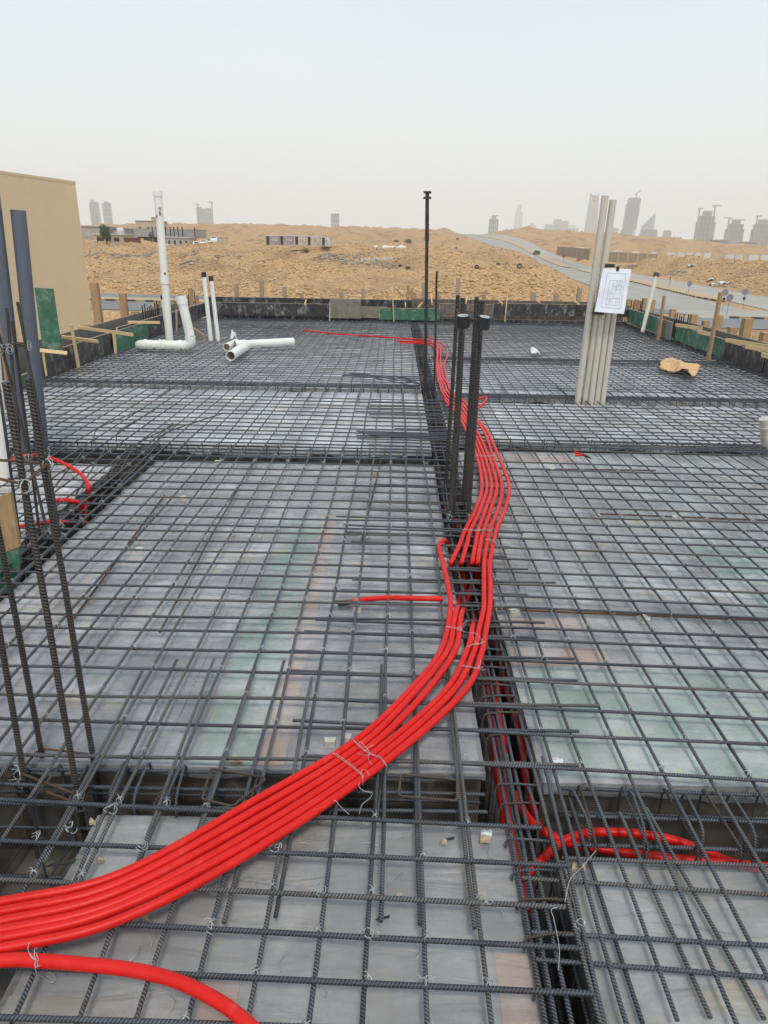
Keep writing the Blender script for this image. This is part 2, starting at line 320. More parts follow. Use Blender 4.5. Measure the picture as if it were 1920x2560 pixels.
MT['asphalt'] = mat('asphalt', (0.32, 0.295, 0.25), (0.37, 0.345, 0.30), rough=0.9, scale=0.25, c3=(0.34, 0.29, 0.22), c3s=0.12, c3lo=0.58, c3hi=0.75, stretch=(1, .35, 1))
MT['asphalt_dark'] = mat('dark_asphalt', (0.18, 0.178, 0.172), (0.22, 0.215, 0.205), rough=0.9, scale=0.3, stretch=(.3, 1, 1), c3=(0.26, 0.22, 0.17), c3s=0.2, c3lo=0.60, c3hi=0.8)
MT['asphalt_dusty'] = mat('dusty_asphalt', (0.40, 0.365, 0.31), (0.34, 0.315, 0.275), rough=0.95, scale=0.2, c3=(0.42, 0.33, 0.22), c3s=0.15, c3lo=0.55, c3hi=0.75)
MT['sand'] = mat('sand_strip', (0.50, 0.37, 0.22), (0.44, 0.31, 0.17), rough=0.95, scale=0.8)
b = MB(); b.v = [np.stack([Xg, Yg, Zg], -1).reshape(-1, 3)]; b.f = q.tolist(); b.uv = [(0, 0)]*(4*len(q)); b.n = nr*na
kind(b.build('desert_ground', 'desert', base=(0, 0, 0), smooth=True), 'structure')

def ribbon(name, m, left, right, dz):   # a road surface draped between two edge polylines
    Lf = np.asarray(left, float); Rf = np.asarray(right, float); b = MB(); k = 5; rows = []
    for t in np.linspace(0, 1, k): rows.append(Lf*(1-t)+Rf*t)
    G = np.stack(rows, 1); z = T(G[..., 0], G[..., 1], False)+dz
    V = np.concatenate([G, z[..., None]], -1).reshape(-1, 3); n = len(Lf)
    b.add(V, [(i*k+j, i*k+j+1, (i+1)*k+j+1, (i+1)*k+j) for i in range(n-1) for j in range(k-1)])
    return kind(b.build(name, m, base=(0, 0, 0)), 'structure')
def street(w0, w1, x0, x1, n=30):
    xs = np.linspace(x0, x1, n); return np.stack([xs, w0-0.13*(xs+30)], 1), np.stack([xs, w1-0.13*(xs+30)], 1)
e0, e1 = street(76.5, 87, -160, 190); ribbon('cross_street', 'asphalt_dark', e0, e1, 0.06)
e0, e1 = street(91.5, 98.6, -160, 33); ribbon('cross_street', 'asphalt_dark', e0, e1, 0.06)
e0, e1 = street(87.0, 91.5, -160, 26); ribbon('street_median', 'sand', e0, e1, 0.16)
e0, e1 = street(87.0, 99.4, 33, 62); ribbon('road_junction', 'asphalt_dusty', e0, e1, 0.058)
ys = np.concatenate([np.linspace(88.5, 330, 60), np.linspace(340, 820, 60)])
xm = Xm(ys)
ribbon('road', 'asphalt', np.stack([xm-13, ys+1.8], 1), np.stack([xm-1.6, ys+0.2], 1), 0.066)
ribbon('road', 'asphalt_dusty', np.stack([xm+1.4, ys+0.1], 1), np.stack([xm+9.8, ys-1.3], 1), 0.062)
for s0, s1 in ((104.5, 240), (262, 640)):
    yy = np.linspace(s0, s1, 40); xx = Xm(yy); taper = np.minimum(1, (yy-s0)/10+.25)
    ribbon('road_median', 'sand', np.stack([xx-1.6*taper, yy], 1), np.stack([xx+2.1*taper, yy], 1), 0.20)
mk = bpy.data.materials.new('kerb_paint'); mk.use_nodes = True; t_ = mk.node_tree
g_ = t_.nodes.new('ShaderNodeNewGeometry'); s_ = t_.nodes.new('ShaderNodeSeparateXYZ'); t_.links.new(g_.outputs['Position'], s_.inputs[0])
m1 = t_.nodes.new('ShaderNodeMath'); m1.operation = 'MULTIPLY'; m1.inputs[1].default_value = math.pi/1.1
ad = t_.nodes.new('ShaderNodeMath'); ad.operation = 'ADD'; t_.links.new(s_.outputs[0], ad.inputs[0]); t_.links.new(s_.outputs[1], ad.inputs[1]); t_.links.new(ad.outputs[0], m1.inputs[0])
m2 = t_.nodes.new('ShaderNodeMath'); m2.operation = 'SINE'; t_.links.new(m1.outputs[0], m2.inputs[0])
m3 = t_.nodes.new('ShaderNodeMath'); m3.operation = 'GREATER_THAN'; m3.inputs[1].default_value = 0; t_.links.new(m2.outputs[0], m3.inputs[0])
mx_ = t_.nodes.new('ShaderNodeMix'); mx_.data_type = 'RGBA'; t_.links.new(m3.outputs[0], mx_.inputs[0]); mx_.inputs[6].default_value = (.42, .27, .09, 1); mx_.inputs[7].default_value = (.06, .055, .05, 1)
t_.links.new(mx_.outputs[2], t_.nodes['Principled BSDF'].inputs['Base Color']); t_.nodes['Principled BSDF'].inputs['Roughness'].default_value = 0.85
MT['kerb'] = mk
def kerb(pts):
    b = MB(); P = np.asarray(pts, float)
    for p, q_ in zip(P[:-1], P[1:]):
        za = float(T(p[0], p[1], False)); zb = float(T(q_[0], q_[1], False)); b.bar_box((p[0], p[1], za+.10), (q_[0], q_[1], zb+.10), 0.22, 0.34)
    kind(b.build('kerb', 'kerb'), 'structure')
yy = np.linspace(104.5, 165, 24); xx = Xm(yy); kerb(np.stack([xx-1.62*np.minimum(1, (yy-104.5)/10+.25), yy], 1))
xs_ = np.linspace(36, 75, 12); kerb(np.stack([xs_, 87.4-0.13*(xs_+30)], 1))
xs_ = np.linspace(-60, 26, 20); kerb(np.stack([xs_, 87.1-0.13*(xs_+30)], 1))

# rubble lying over the field and the heaps
ICO = []
ph = (1+5**.5)/2
for s1 in (-1, 1):
    for s2 in (-1, 1): ICO += [(0, s1, s2*ph), (s1, s2*ph, 0), (s2*ph, 0, s1)]
ICO = np.array(ICO)/math.hypot(1, ph)
IF = []
D_ = np.linalg.norm(ICO[:, None]-ICO[None], axis=2); el = D_[D_ > 0].min()*1.01
for i in range(12):
    for j in range(i+1, 12):
        for k in range(j+1, 12):
            if D_[i, j] < el and D_[j, k] < el and D_[i, k] < el:
                IF.append((i, j, k) if np.dot(np.cross(ICO[j]-ICO[i], ICO[k]-ICO[i]), ICO[i]) > 0 else (i, k, j))
def rocks(name, m, X, Y, size, flat=0.75, sink=0.3):
    n = len(X); Z = T(X, Y)
    V = ICO[None]*(1+0.55*(rng.random((n, 12, 1))-0.5))
    ang = rng.random(n)*6.283; c, s = np.cos(ang), np.sin(ang)
    V = V*np.stack([size*(0.7+0.7*rng.random(n)), size, size*flat*(0.6+0.7*rng.random(n))], 1)[:, None, :]
    V = np.stack([V[..., 0]*c[:, None]-V[..., 1]*s[:, None], V[..., 0]*s[:, None]+V[..., 1]*c[:, None], V[..., 2]], -1)
    V += np.stack([X, Y, Z+size*sink], 1)[:, None, :]
    me = bpy.data.meshes.new(name); F = (np.array(IF)[None]+12*np.arange(n)[:, None, None]).reshape(-1, 3)
    me.vertices.add(n*12); me.vertices.foreach_set('co', V.reshape(-1)); me.loops.add(F.size); me.loops.foreach_set('vertex_index', F.reshape(-1))
    me.polygons.add(len(F)); me.polygons.foreach_set('loop_start', np.arange(0, F.size, 3)); me.polygons.foreach_set('loop_total', np.full(len(F), 3)); me.update(calc_edges=True)
    me.materials.append(MT[m]); o = bpy.data.objects.new(name, me); COL.objects.link(o); return kind(o, 'stuff')
def field(n, y0, y1, pw=1.0):
    Y = y0*(y1/y0)**(rng.random(n)**pw); A = -0.50+1.06*rng.random(n); X = A*Y
    xm = Xm(Y); ok = (wst(X, Y) > 100.5) & ((X < xm-14) | (X > xm+12.5)) & (fbm(X*.06, Y*.06, 3, 31)+.35*rng.random(n) > .53); return X[ok], Y[ok]
MT['rock'] = mat('pale_rock', (0.52, 0.35, 0.17), (0.65, 0.465, 0.25), rough=0.95, scale=1.3)
MT['rock_tan'] = mat('tan_rock', (0.37, 0.24, 0.115), (0.48, 0.32, 0.165), rough=0.95, scale=1.3)
MT['rubble_grey'] = mat('grey_rubble', (0.23, 0.195, 0.155), (0.36, 0.32, 0.27), rough=0.95, scale=1.3)
X, Y = field(30000, 96, 215, 1.15); rocks('rubble', 'rock', X, Y, 0.06+0.13*rng.random(len(X))**2.5*1.8)
X, Y = field(30000, 96, 240, 1.1); rocks('rubble', 'rock_tan', X, Y, 0.06+0.14*rng.random(len(X))**2.2*1.7)
X = rng.uniform(-60, 40, 900); Y = rng.uniform(52, 74, 900); ok = wst(X, Y) < 75; rocks('gravel', 'rock_tan', X[ok], Y[ok], 0.05+0.13*rng.random(ok.sum())**3)
def heap(x0, x1, y, n, m='rubble_grey', spread=5, lab=None, gy=None):    # debris heaps out in the field
    p0 = hit(x0, y); p1 = hit(x1, y); t = rng.random(n); X = p0[0]+(p1[0]-p0[0])*t+rng.normal(0, .8, n); Y = p0[1]+(p1[1]-p0[1])*t+rng.normal(0, spread*.4, n)
    rocks('debris', m, X, Y, 0.10+0.30*rng.random(n)**3, sink=0.5)
def hit(x, y, y0=60., y1=900.):    # where a sight line meets the ground
    d = _ray(x, y)
    for Yv in np.geomspace(y0, y1, 700):
        p = EYEP+d*(Yv/d[1])
        if p[2] <= float(T(p[0], p[1])): return p
    return EYEP+d*(y1/d[1])
for x0, x1, y, n in ((211, 250, 640, 120), (285, 332, 640, 170), (357, 387, 638, 90), (461, 485, 641, 60), (462, 484, 657, 40), (790, 905, 655, 330), (925, 985, 667, 130), (1540, 1585, 668, 110), (1655, 1700, 688, 120), (1035, 1050, 608, 60), (540, 600, 644, 50), (880, 925, 643, 90)): heap(x0, x1, y, n)
heap(1785, 1850, 716, 40, 'rubble_grey')

# ------------------------------------------------------------------ far towers, cranes
def plain(name, c, rough=0.8, d=0.06): return mat(name, c, tuple(max(0, v-d*v*3) for v in c), rough=rough, scale=0.05)
MT['conc'] = plain('tower_concrete', (0.36, 0.35, 0.33)); MT['conc_dark'] = plain('dark_tower_concrete', (0.20, 0.20, 0.20)); MT['conc_tan'] = plain('tan_tower_concrete', (0.42, 0.37, 0.29))
MT['tglass'] = mat('tower_glass', (0.10, 0.13, 0.16), (0.15, 0.18, 0.21), rough=0.25, scale=0.03, spec=0.6); MT['tglass_g'] = mat('green_tower_glass', (0.16, 0.24, 0.25), (0.20, 0.28, 0.28), rough=0.3, scale=0.03)
MT['twin'] = mat('tower_windows', (0.07, 0.08, 0.09), (0.11, 0.12, 0.13), rough=0.4, scale=0.05); MT['tframe'] = plain('crane_steel', (0.22, 0.21, 0.19))
MT['white_wall'] = plain('white_wall', (0.66, 0.64, 0.60)); MT['grey_wall'] = plain('grey_wall', (0.43, 0.41, 0.37)); MT['tan_wall'] = plain('tan_wall', (0.50, 0.41, 0.29)); MT['dark'] = plain('dark_opening', (0.03, 0.028, 0.026))
ZT = -14.0; KD = 1.6
def px_span(x0, x1, yt, D):
    a = atY(x0, yt, D); b_ = atY(x1, yt, D); return a[0], b_[0], (a[2]+b_[2])/2
def tower(x0, x1, yt, D, label, body='conc', band=True, bmat='twin', style='box', step=None, depth=None, nv=5):
    D = D*KD; step = step*KD if step else step
    X0, X1, zt = px_span(x0, x1, yt, D); w = X1-X0; cx = (X0+X1)/2; dp = depth or w*0.4
    t = empty('tower', (cx, D, ZT), label, 'tower')
    b = MB(); y0, y1 = D-dp/2, D+dp/2; V = None
    if style == 'taper':
        k = 0.62; n4 = [(X0, y0), (X1, y0), (X1, y1), (X0, y1)]; cxx = cx
        top = [(cx+(x-cx)*k, D+(y-D)*k) for x, y in n4]; zt2 = ZT+(zt-ZT)*0.90
        b.add([(x, y, ZT) for x, y in n4]+[(x, y, zt2) for x, y in top], [(3, 2, 1, 0), (4, 5, 6, 7), (0, 1, 5, 4), (1, 2, 6, 5), (2, 3, 7, 6), (3, 0, 4, 7)]); b.build('body', body, t)
        wt = w*k
        for sx_ in (-1, -0.25, 0.35, 1):
            for sy_ in (-1, 1): c = MB(); c.box((cx+sx_*wt*.42, D+sy_*dp*k*.42, zt2+(zt-zt2)*.45), (wt*.13, wt*.13, (zt-zt2)*.9)); c.build('crown_pier', body, t)
        c = MB(); c.box((cx, D, zt-(zt-zt2)*.14), (wt*1.0, dp*k, (zt-zt2)*.18)); c.build('crown', body, t)
        for sx_ in (-1, 1): c = MB(); c.box((cx+sx_*wt*.43, D, zt+(zt-zt2)*.12), (wt*.14, dp*.2, (zt-zt2)*.36)); c.build('crown_horn', body, t)
        return t
    if style == 'slant':
        v = [(X0, y0, ZT), (X1, y0, ZT), (X1, y1, ZT), (X0, y1, ZT)]; zl = ZT+(zt-ZT)*0.66
        xm_ = X0+w*.75
        b.add(v+[(X0+w*.04, y0, zl), (X1, y0, zt), (X1, y1, zt), (X0+w*.04, y1, zl)], [(3, 2, 1, 0), (4, 5, 6, 7), (0, 1, 5, 4), (1, 2, 6, 5), (2, 3, 7, 6), (3, 0, 4, 7)])
    elif style == 'round':
        n = 20; hts = [(0, 1), (.80, 1), (.9, .97), (.96, .9), (1, .74)]
        P = [[(cx+math.cos(i*2*math.pi/n)*w/2*s, D+math.sin(i*2*math.pi/n)*dp/2*s, ZT+(zt-ZT)*h) for i in range(n)] for h, s in hts]
        b.add(sum(P, []), [(k*n+i, k*n+(i+1) % n, (k+1)*n+(i+1) % n, (k+1)*n+i) for k in range(len(hts)-1) for i in range(n)]+[tuple((len(hts)-1)*n+i for i in range(n))])
    elif style == 'stack':
        for k, (o0, o1, h0, h1) in enumerate([(.0, .80, 0, .42), (.10, .94, .42, .66), (.14, .98, .66, .90), (.22, 1, .90, 1.0)]):
            b.box((X0+w*(o0+o1)/2, D, ZT+(zt-ZT)*(h0+h1)/2), (w*(o1-o0), dp*(1-.04*k), (zt-ZT)*(h1-h0)-1.5))
            b.box((X0+w*(o0+o1)/2, D, ZT+(zt-ZT)*h1), (w*(o1-o0)*.85, dp*.8, 4))
    else: b.box((cx, D, (ZT+zt)/2), (w, dp, zt-ZT))
    b.build('body', body, t)
    if style in ('round', 'stack', 'slant'):
        if style == 'round': cc = [(math.cos(p)*w/2, math.sin(p)*dp/2) for p in np.linspace(-2.7, -.4, 7)]
        else: cc = [(w*q, -dp/2) for q in np.linspace(-.36, .36, 6)]
        c = MB()
        for q, yq in cc: c.box((cx+q, D+yq, ZT+(zt-ZT)*(.42 if style == 'slant' else .47)), (w*.045, 1.6, (zt-ZT)*(.5 if style == 'slant' else .8)))
        c.build('facade_rib', 'conc' if bmat == 'twin' else bmat, t)
    elif band:
        c = MB(); nf = max(4, int((zt-ZT)/14))
        for k in range(nf):
            z = ZT+(zt-ZT)*(k+.5)/nf
            for i in range(nv): c.box((X0+w*(i+.5)/nv, y0, z), (w/nv*.55, 1.2, (zt-ZT)/nf*.6))
        for i in range(nv): c.box((X0+w*(i+.5)/nv, y0-.2, (ZT+zt)/2), (w/nv*.14, 1.1, (zt-ZT)*.97))
        c.box((cx, y0-.3, zt-2.5), (w*.94, 1.0, 2.0)); c.build('facade_lattice', bmat, t)
    if step:
        c = MB(); c.box((cx, D, zt+step*.5), (w*.55, dp*.6, step)); c.build('roof_block', body, t)
    return t
def crane(x, yt, D, label, jib=18, ang=0.0, yb=590, luff=0.0):
    D = D*KD
    p = atY(x, yt, D); t = empty('tower_crane', (p[0], D, ZT), label, 'crane', None)
    b = MB(); b.bar_box((p[0], D, ZT), (p[0], D, p[2]), 3.2, 3.2, (0, 1, 0)); b.build('mast', 'tframe', t)
    j = jib/F_PX*D; s = 1 if jib > 0 else -1
    b = MB(); b.bar_box((p[0]-j*.3, D, p[2]-2), (p[0]+j, D, p[2]-2+abs(j)*luff), 2.6, 2.6, (0, 1, 0)); b.build('jib', 'tframe', t)
    b = MB(); b.box((p[0]-j*.28, D, p[2]-4), (4, 3, 4)); b.build('counterweight', 'conc_dark', t)
    return t
D1 = 1700.
tower(222, 247, 504, D1, 'bluish grey round-topped tower with vertical ribs, next to the tan one', 'tglass', style='round')
tower(256, 276, 508, D1+60, 'tan tower with a curved shoulder behind the compound', 'conc_tan', nv=4, step=4)
tower(491, 503, 518, D1+100, 'pale unfinished tower with a crane on its roof, first of three touching blocks', 'conc', nv=3)
tower(504, 514, 522, D1+130, 'pale unfinished tower squeezed between two touching blocks', 'conc_tan', nv=3)
tower(515, 528, 520, D1+100, 'pale unfinished tower beside the tallest crane, last of three touching blocks', 'conc', nv=3)
tower(827, 848, 534, 1500, 'lone brown-grey block tower on the skyline above the site cabins', 'conc_tan', nv=5, bmat='conc_dark')
tower(1223, 1246, 548, D1-100, 'small pale tower with dark window strips and one crane, by the road crest', 'conc', nv=5, step=6)
tower(1288, 1307, 529, 3600, 'faintest tall tower, almost lost in the haze', 'conc', band=False, step=30)
tower(1320, 1340, 563, 2900, 'low faint building with a small cap behind the sandy ridge', 'conc', band=False, step=8)
tower(1345, 1362, 577, 2900, 'lowest faint block between hazy towers behind the ridge', 'conc', band=False)
tower(1362, 1392, 561, 2600, 'wide pale green glass block in haze', 'tglass_g', band=False)
tower(1385, 1403, 548, 2650, 'hazy grey slab tower behind the wide green block', 'conc', nv=3)
tower(1401, 1421, 552, 2600, 'hazy tan slab tower beside a white low block', 'conc_tan', nv=3)
tower(1413, 1446, 571, 2300, 'low white hazy building with a stepped top', 'white_wall', nv=4, step=10)
tower(1469, 1504, 487, 2000, 'tall tapered pale tower with an open slotted crown', 'conc_tan', style='taper')
tower(1527, 1546, 570, 2500, 'short bluish hazy block behind the beige pipes', 'tglass_g', nv=3)
tower(1563, 1601, 496, 1900, 'tall dark tower of stacked shifted blocks', 'tglass', style='stack', bmat='conc_dark')
tower(1609, 1638, 533, 2000, 'glass tower with a slanted top', 'tglass_g', style='slant', bmat='conc')
tower(1604, 1642, 574, 1800, 'dark low block in front of the slanted glass tower', 'tglass', nv=6, bmat='twin')
tower(1598, 1603, 583, 2100, 'narrow low block beside the dark low block', 'conc', band=False)
tower(1660, 1678, 576, 2000, 'short grey block standing alone between tall towers', 'conc_dark', nv=3)
for x0, x1, yt, lab in ((1749, 1786, 540, 'dark unfinished tower with a square cap between two tall cranes, tallest of three alike'), (1822, 1857, 560, 'dark unfinished tower with a square cap, middle of three alike'), (1888, 1925, 560, 'dark unfinished tower with a square cap at the edge of the view')):
    t = tower(x0, x1, yt, 1450, lab, 'conc_dark', nv=4, bmat='twin', step=(9 if x0 < 1800 else 8))
    X0, X1, zt = px_span(x0, x1, yt, 1450*KD)
    for sx_ in (-1, 1): c = MB(); c.box(((X0+X1)/2+sx_*(X1-X0)*.5, 1450*KD, ZT+(zt-ZT)*.42), ((X1-X0)*.16, 22, (zt-ZT)*.84)); c.build('side_wing', 'conc_dark', t)
crane(229, 499, D1-40, 'tiny crane on top of the bluish round tower', 7); crane(494, 509, D1+40, 'crane over the first of three touching blocks', -9); crane(529, 504, D1+40, 'taller crane beside the last of three touching blocks', -9)
crane(1235, 537, D1-160, 'crane over the small pale tower by the road crest', 10); crane(1592, 484, 1850, 'thin crane on the roof of the stacked tower', 9, luff=.9)
crane(1750, 520, 1400, 'tall crane standing before the tallest capped tower', 6, luff=.15); crane(1789, 512, 1400, 'tallest crane behind the capped tower, jib to the far side', 12)
crane(1824, 543, 1400, 'crane beside the middle capped tower', -13); crane(1851, 548, 1500, 'short crane on the middle capped tower roof', 12); crane(1895, 538, 1400, 'crane at the capped tower on the edge of the view', 9); crane(1695, 592, 1700, 'low crane among the far haze, left of the capped towers', 9)
for x0, x1, yt, lab in ((1784, 1812, 601, 'long low dark shed at the foot of the capped towers'), (1858, 1884, 606, 'low shed between two capped towers')):
    X0, X1, zt = px_span(x0, x1, yt, 1350); t = empty('shed', ((X0+X1)/2, 1350, ZT), lab, 'shed')
    b = MB(); b.box(((X0+X1)/2, 1350, (ZT+zt)/2), (X1-X0, 30, zt-ZT)); b.build('wall', 'conc_dark', t); b = MB(); b.box(((X0+X1)/2, 1350, zt+.6), ((X1-X0)+3, 33, 1.2)); b.build('roof', 'conc', t)

# ------------------------------------------------------------------ compound, cabins, vehicles out in the field
def house(x0, x1, yt, yb, Y, label, wall='grey_wall', roof='conc', dep=8, name='building', cat='building', wins=0, door=False, ov=.3, wm='dark'):
    X0, X1, zt = px_span(x0, x1, yt, Y); zb = min(atY((x0+x1)/2, yb, Y)[2], float(T((X0+X1)/2, Y)))-1.0; w = X1-X0
    t = empty(name, ((X0+X1)/2, Y+dep/2, zb), label, cat)
    b = MB(); b.box(((X0+X1)/2, Y+dep/2, (zb+zt)/2), (w, dep, zt-zb)); b.build('wall', wall, t)
    b = MB(); b.box(((X0+X1)/2, Y+dep/2, zt+.12), (w+2*ov, dep+2*ov, .24)); b.build('roof', roof, t)
    for i in range(wins): b = MB(); b.box((X0+w*(i+.5)/wins, Y-.02, zt-(zt-zb-1)*.45), (w/wins*.36, .12, (zt-zb-1)*.36)); b.build('window', wm, t)
    if door: b = MB(); b.box((X0+w*.16, Y-.02, zb+1+1.0), (.9, .14, 2.1)); b.build('door', wm, t)
    return t
house(326, 490, 574, 600, 265, 'long low grey unfinished building behind the row of black posts', 'conc', 'conc', 14, wins=5, wm='grey_wall', ov=.05)
house(338, 400, 553, 585, 330, 'wide tan house on the ridge behind the grey unfinished building', 'tan_wall', 'conc_tan', 10, wins=3)
house(378, 390, 544, 570, 340, 'small tan roof room on the ridge house', 'tan_wall', 'conc_tan', 6)
house(203, 262, 567, 590, 250, 'pale grey boundary building behind the tree', 'conc', 'conc', 10, wins=2, wm='grey_wall')
house(262, 308, 572, 592, 256, 'lower pale grey building beside the water tank', 'conc', 'conc', 9, wins=2, wm='grey_wall')
house(233, 309, 587, 612, 205, 'low tan hut under the bushy tree', 'tan_wall', 'white_wall', 6, door=True, wins=2)
MT['maroon'] = plain('maroon_metal', (0.17, 0.035, 0.03)); MT['orange_wall'] = plain('orange_board', (0.55, 0.28, 0.10)); MT['olive'] = plain('olive', (0.2, 0.2, 0.08))
house(309, 343, 597, 612, 200, 'dark red container with a flat top beside the tan hut', 'maroon', 'maroon', 2.5, name='container', cat='container', ov=.02)
house(453, 482, 598, 611, 240, 'small orange hut beside the parked vehicles', 'orange_wall', 'orange_wall', 4, name='hut', cat='hut', door=True)
house(415, 472, 594, 608, 235, 'flat white-roofed shelter in front of the black posts', 'grey_wall', 'white_wall', 6, name='shelter', cat='shelter', wins=4)
house(343, 415, 592, 608, 238, 'open dark shelter of scrap beside the red container', 'dark', 'grey_wall', 6, name='shelter', cat='shelter', wins=3, wm='orange_wall')
for i, (x0, x1, lab) in enumerate(((541, 547, 'first of three upright brown board panels past the vehicles'), (550, 557, 'middle one of three upright brown board panels past the vehicles'), (561, 569, 'last of three upright brown board panels past the vehicles'))): house(x0, x1, 596, 610, 245, lab, 'tan_wall', 'brown_ply', .5, name='board_panel', cat='panel', ov=0.01)
for i, (x, yt) in enumerate(((380, 566), (391, 566), (413, 567), (425, 567), (434, 567), (444, 567), (455, 567), (486, 568))):
    p = atY(x, yt, 262); b = MB(); b.bar_box((p[0], 262, -1.5), (p[0], 262, p[2]), .32, .32, (0, 1, 0)); tag(b.build('steel_post', 'dark'), 'black steel post standing before the long grey unfinished building', 'post', 'black posts at the grey building')
t = empty('water_tank', atY(301, 580, 250)-np.array([0, 0, 1.2]), 'white rounded water tank on the lower pale grey roof', 'tank')
p = atY(301, 577, 250); b = MB()
n = 14; P = [[(p[0]+math.cos(i*2*math.pi/n)*1.2*s, 250+math.sin(i*2*math.pi/n)*1.2*s, p[2]-1+2.0*h) for i in range(n)] for h, s in ((0, 1), (.6, 1), (.85, .85), (1, .4))]
b.add(sum(P, []), [(k*n+i, k*n+(i+1) % n, (k+1)*n+(i+1) % n, (k+1)*n+i) for k in range(3) for i in range(n)]+[tuple(3*n+i for i in range(n))]); b.build('shell', 'white_wall', t)
b = MB(); b.tube([(p[0], 250, p[2]+1), (p[0], 250, p[2]+1.25)], .3, 10); b.build('lid', 'grey_wall', t)
def cabin(x0, x1, yt, yb, Y, label, wall, dep=2.6):
    X0, X1, zt = px_span(x0, x1, yt, Y); zb = atY((x0+x1)/2, yb, Y)[2]; w = X1-X0
    t = empty('site_cabin', ((X0+X1)/2, Y+dep/2, zb), label, 'site cabin')
    b = MB(); b.box(((X0+X1)/2, Y+dep/2, (zb+zt)/2), (w, dep, zt-zb)); b.build('wall', wall, t)
    b = MB(); b.box(((X0+X1)/2, Y+dep/2, zt+.09), (w+.15, dep+.15, .18)); b.build('roof', 'white_wall', t)
    b = MB(); b.box((X0+.6, Y-.02, zb+1.05), (.62, .1, 1.9)); b.build('door', 'dark', t)
    b = MB(); b.box((X0+w*.62, Y-.02, zt-.75), (.8, .1, .6)); b.build('window', 'grey_wall', t)
    b = MB(); b.box((X0+w*.80, Y-.2, zt-1.0), (.4, .3, .3)); b.build('air_conditioner', 'white_wall', t)
    return t
YC = 176
MT['mauve_wall'] = plain('mauve_grey_wall', (0.36, 0.33, 0.34)); MT['cream_wall'] = plain('cream_wall', (0.60, 0.54, 0.42))
cabin(663, 697, 590, 613, YC, 'grey-mauve site cabin at the end of the cabin row, nearest the heaps', 'mauve_wall'); cabin(698, 734, 590, 613, YC, 'grey-mauve site cabin in the middle of the cabin row', 'mauve_wall')
cabin(735, 766, 591, 613, YC, 'cream site cabin next to a grey-mauve one', 'cream_wall'); cabin(766.5, 801, 592, 614, YC+.2, 'longer cream site cabin before the white end cabin', 'cream_wall'); cabin(802, 824, 594, 615, YC-3, 'short white site cabin turned end-on with bluish door', 'white_wall', 6)
for n_, (xa, xb, y_, lab) in enumerate(((956, 1014, 621, 'long white sheeting-wrapped bundle lying on the rubble'), (936, 943, 620, 'small white scrap sheet beside the long white bundle'))):
    p0 = hit(xa, y_+3); p1 = hit(xb, y_+3); p1[1] = p0[1]; b = MB(); pts = spline([p0+(p1-p0)*s+np.array([0, 0, .45+.12*math.sin(s*9)]) for s in np.linspace(0, 1, 6)], 4); b.tube(pts, [.45+.1*math.sin(i*.9) for i in range(len(pts))], 8); tag(b.build('wrapped_bundle', 'scrap', smooth=True), lab, 'bundle')
ZB = atY(760, 640, 140)
for i in range(13):
    p = hit(905+i*6.2, 654-i*.35+random.uniform(-1, 1)); b = MB(); b.box((p[0], p[1], p[2]+.25), (.42, .35, .75)); tag(b.build('concrete_block', 'cream_wall' if i % 3 else 'white_wall'), 'small pale concrete block in the line across the rubble field', 'block', 'line of pale blocks in the rubble')
for x, y, s, lab in ((1140, 624, .7, 'dark tyre lying on the rubble near the road edge'), (1020, 674, .75, 'black tyre half buried beside grey debris'), (1001, 668, .6, 'black tyre leaning on a block in the grey debris'), (1245, 664, .55, 'small black tyre on the slope above the formwork'), (1298, 671, .6, 'black tyre at the edge of the rubble slope by the road'), (1192, 673, .5, 'little black tyre lying flat among pale stones'), (1747, 644, .7, 'dark tyre on top of the long rubble bank')):
    p = hit(x, y); b = MB(); a_ = np.linspace(0, 2*math.pi, 18); tl = random.uniform(.2, .9)
    b.tube([(p[0]+math.cos(q)*s*.55, p[1]+math.sin(q)*s*.55*math.cos(tl), p[2]+.35+math.sin(q)*s*.55*math.sin(tl)) for q in a_], s*.22, 8, cap=False); tag(b.build('tyre', 'black', smooth=True), lab, 'tyre')
MT['white_paint'] = mat('white_car_paint', (0.72, 0.72, 0.72), rough=0.3); MT['dark_paint'] = mat('dark_car_paint', (0.03, 0.03, 0.034), rough=0.25); MT['car_glass'] = mat('car_glass', (0.02, 0.024, 0.028), rough=0.08)
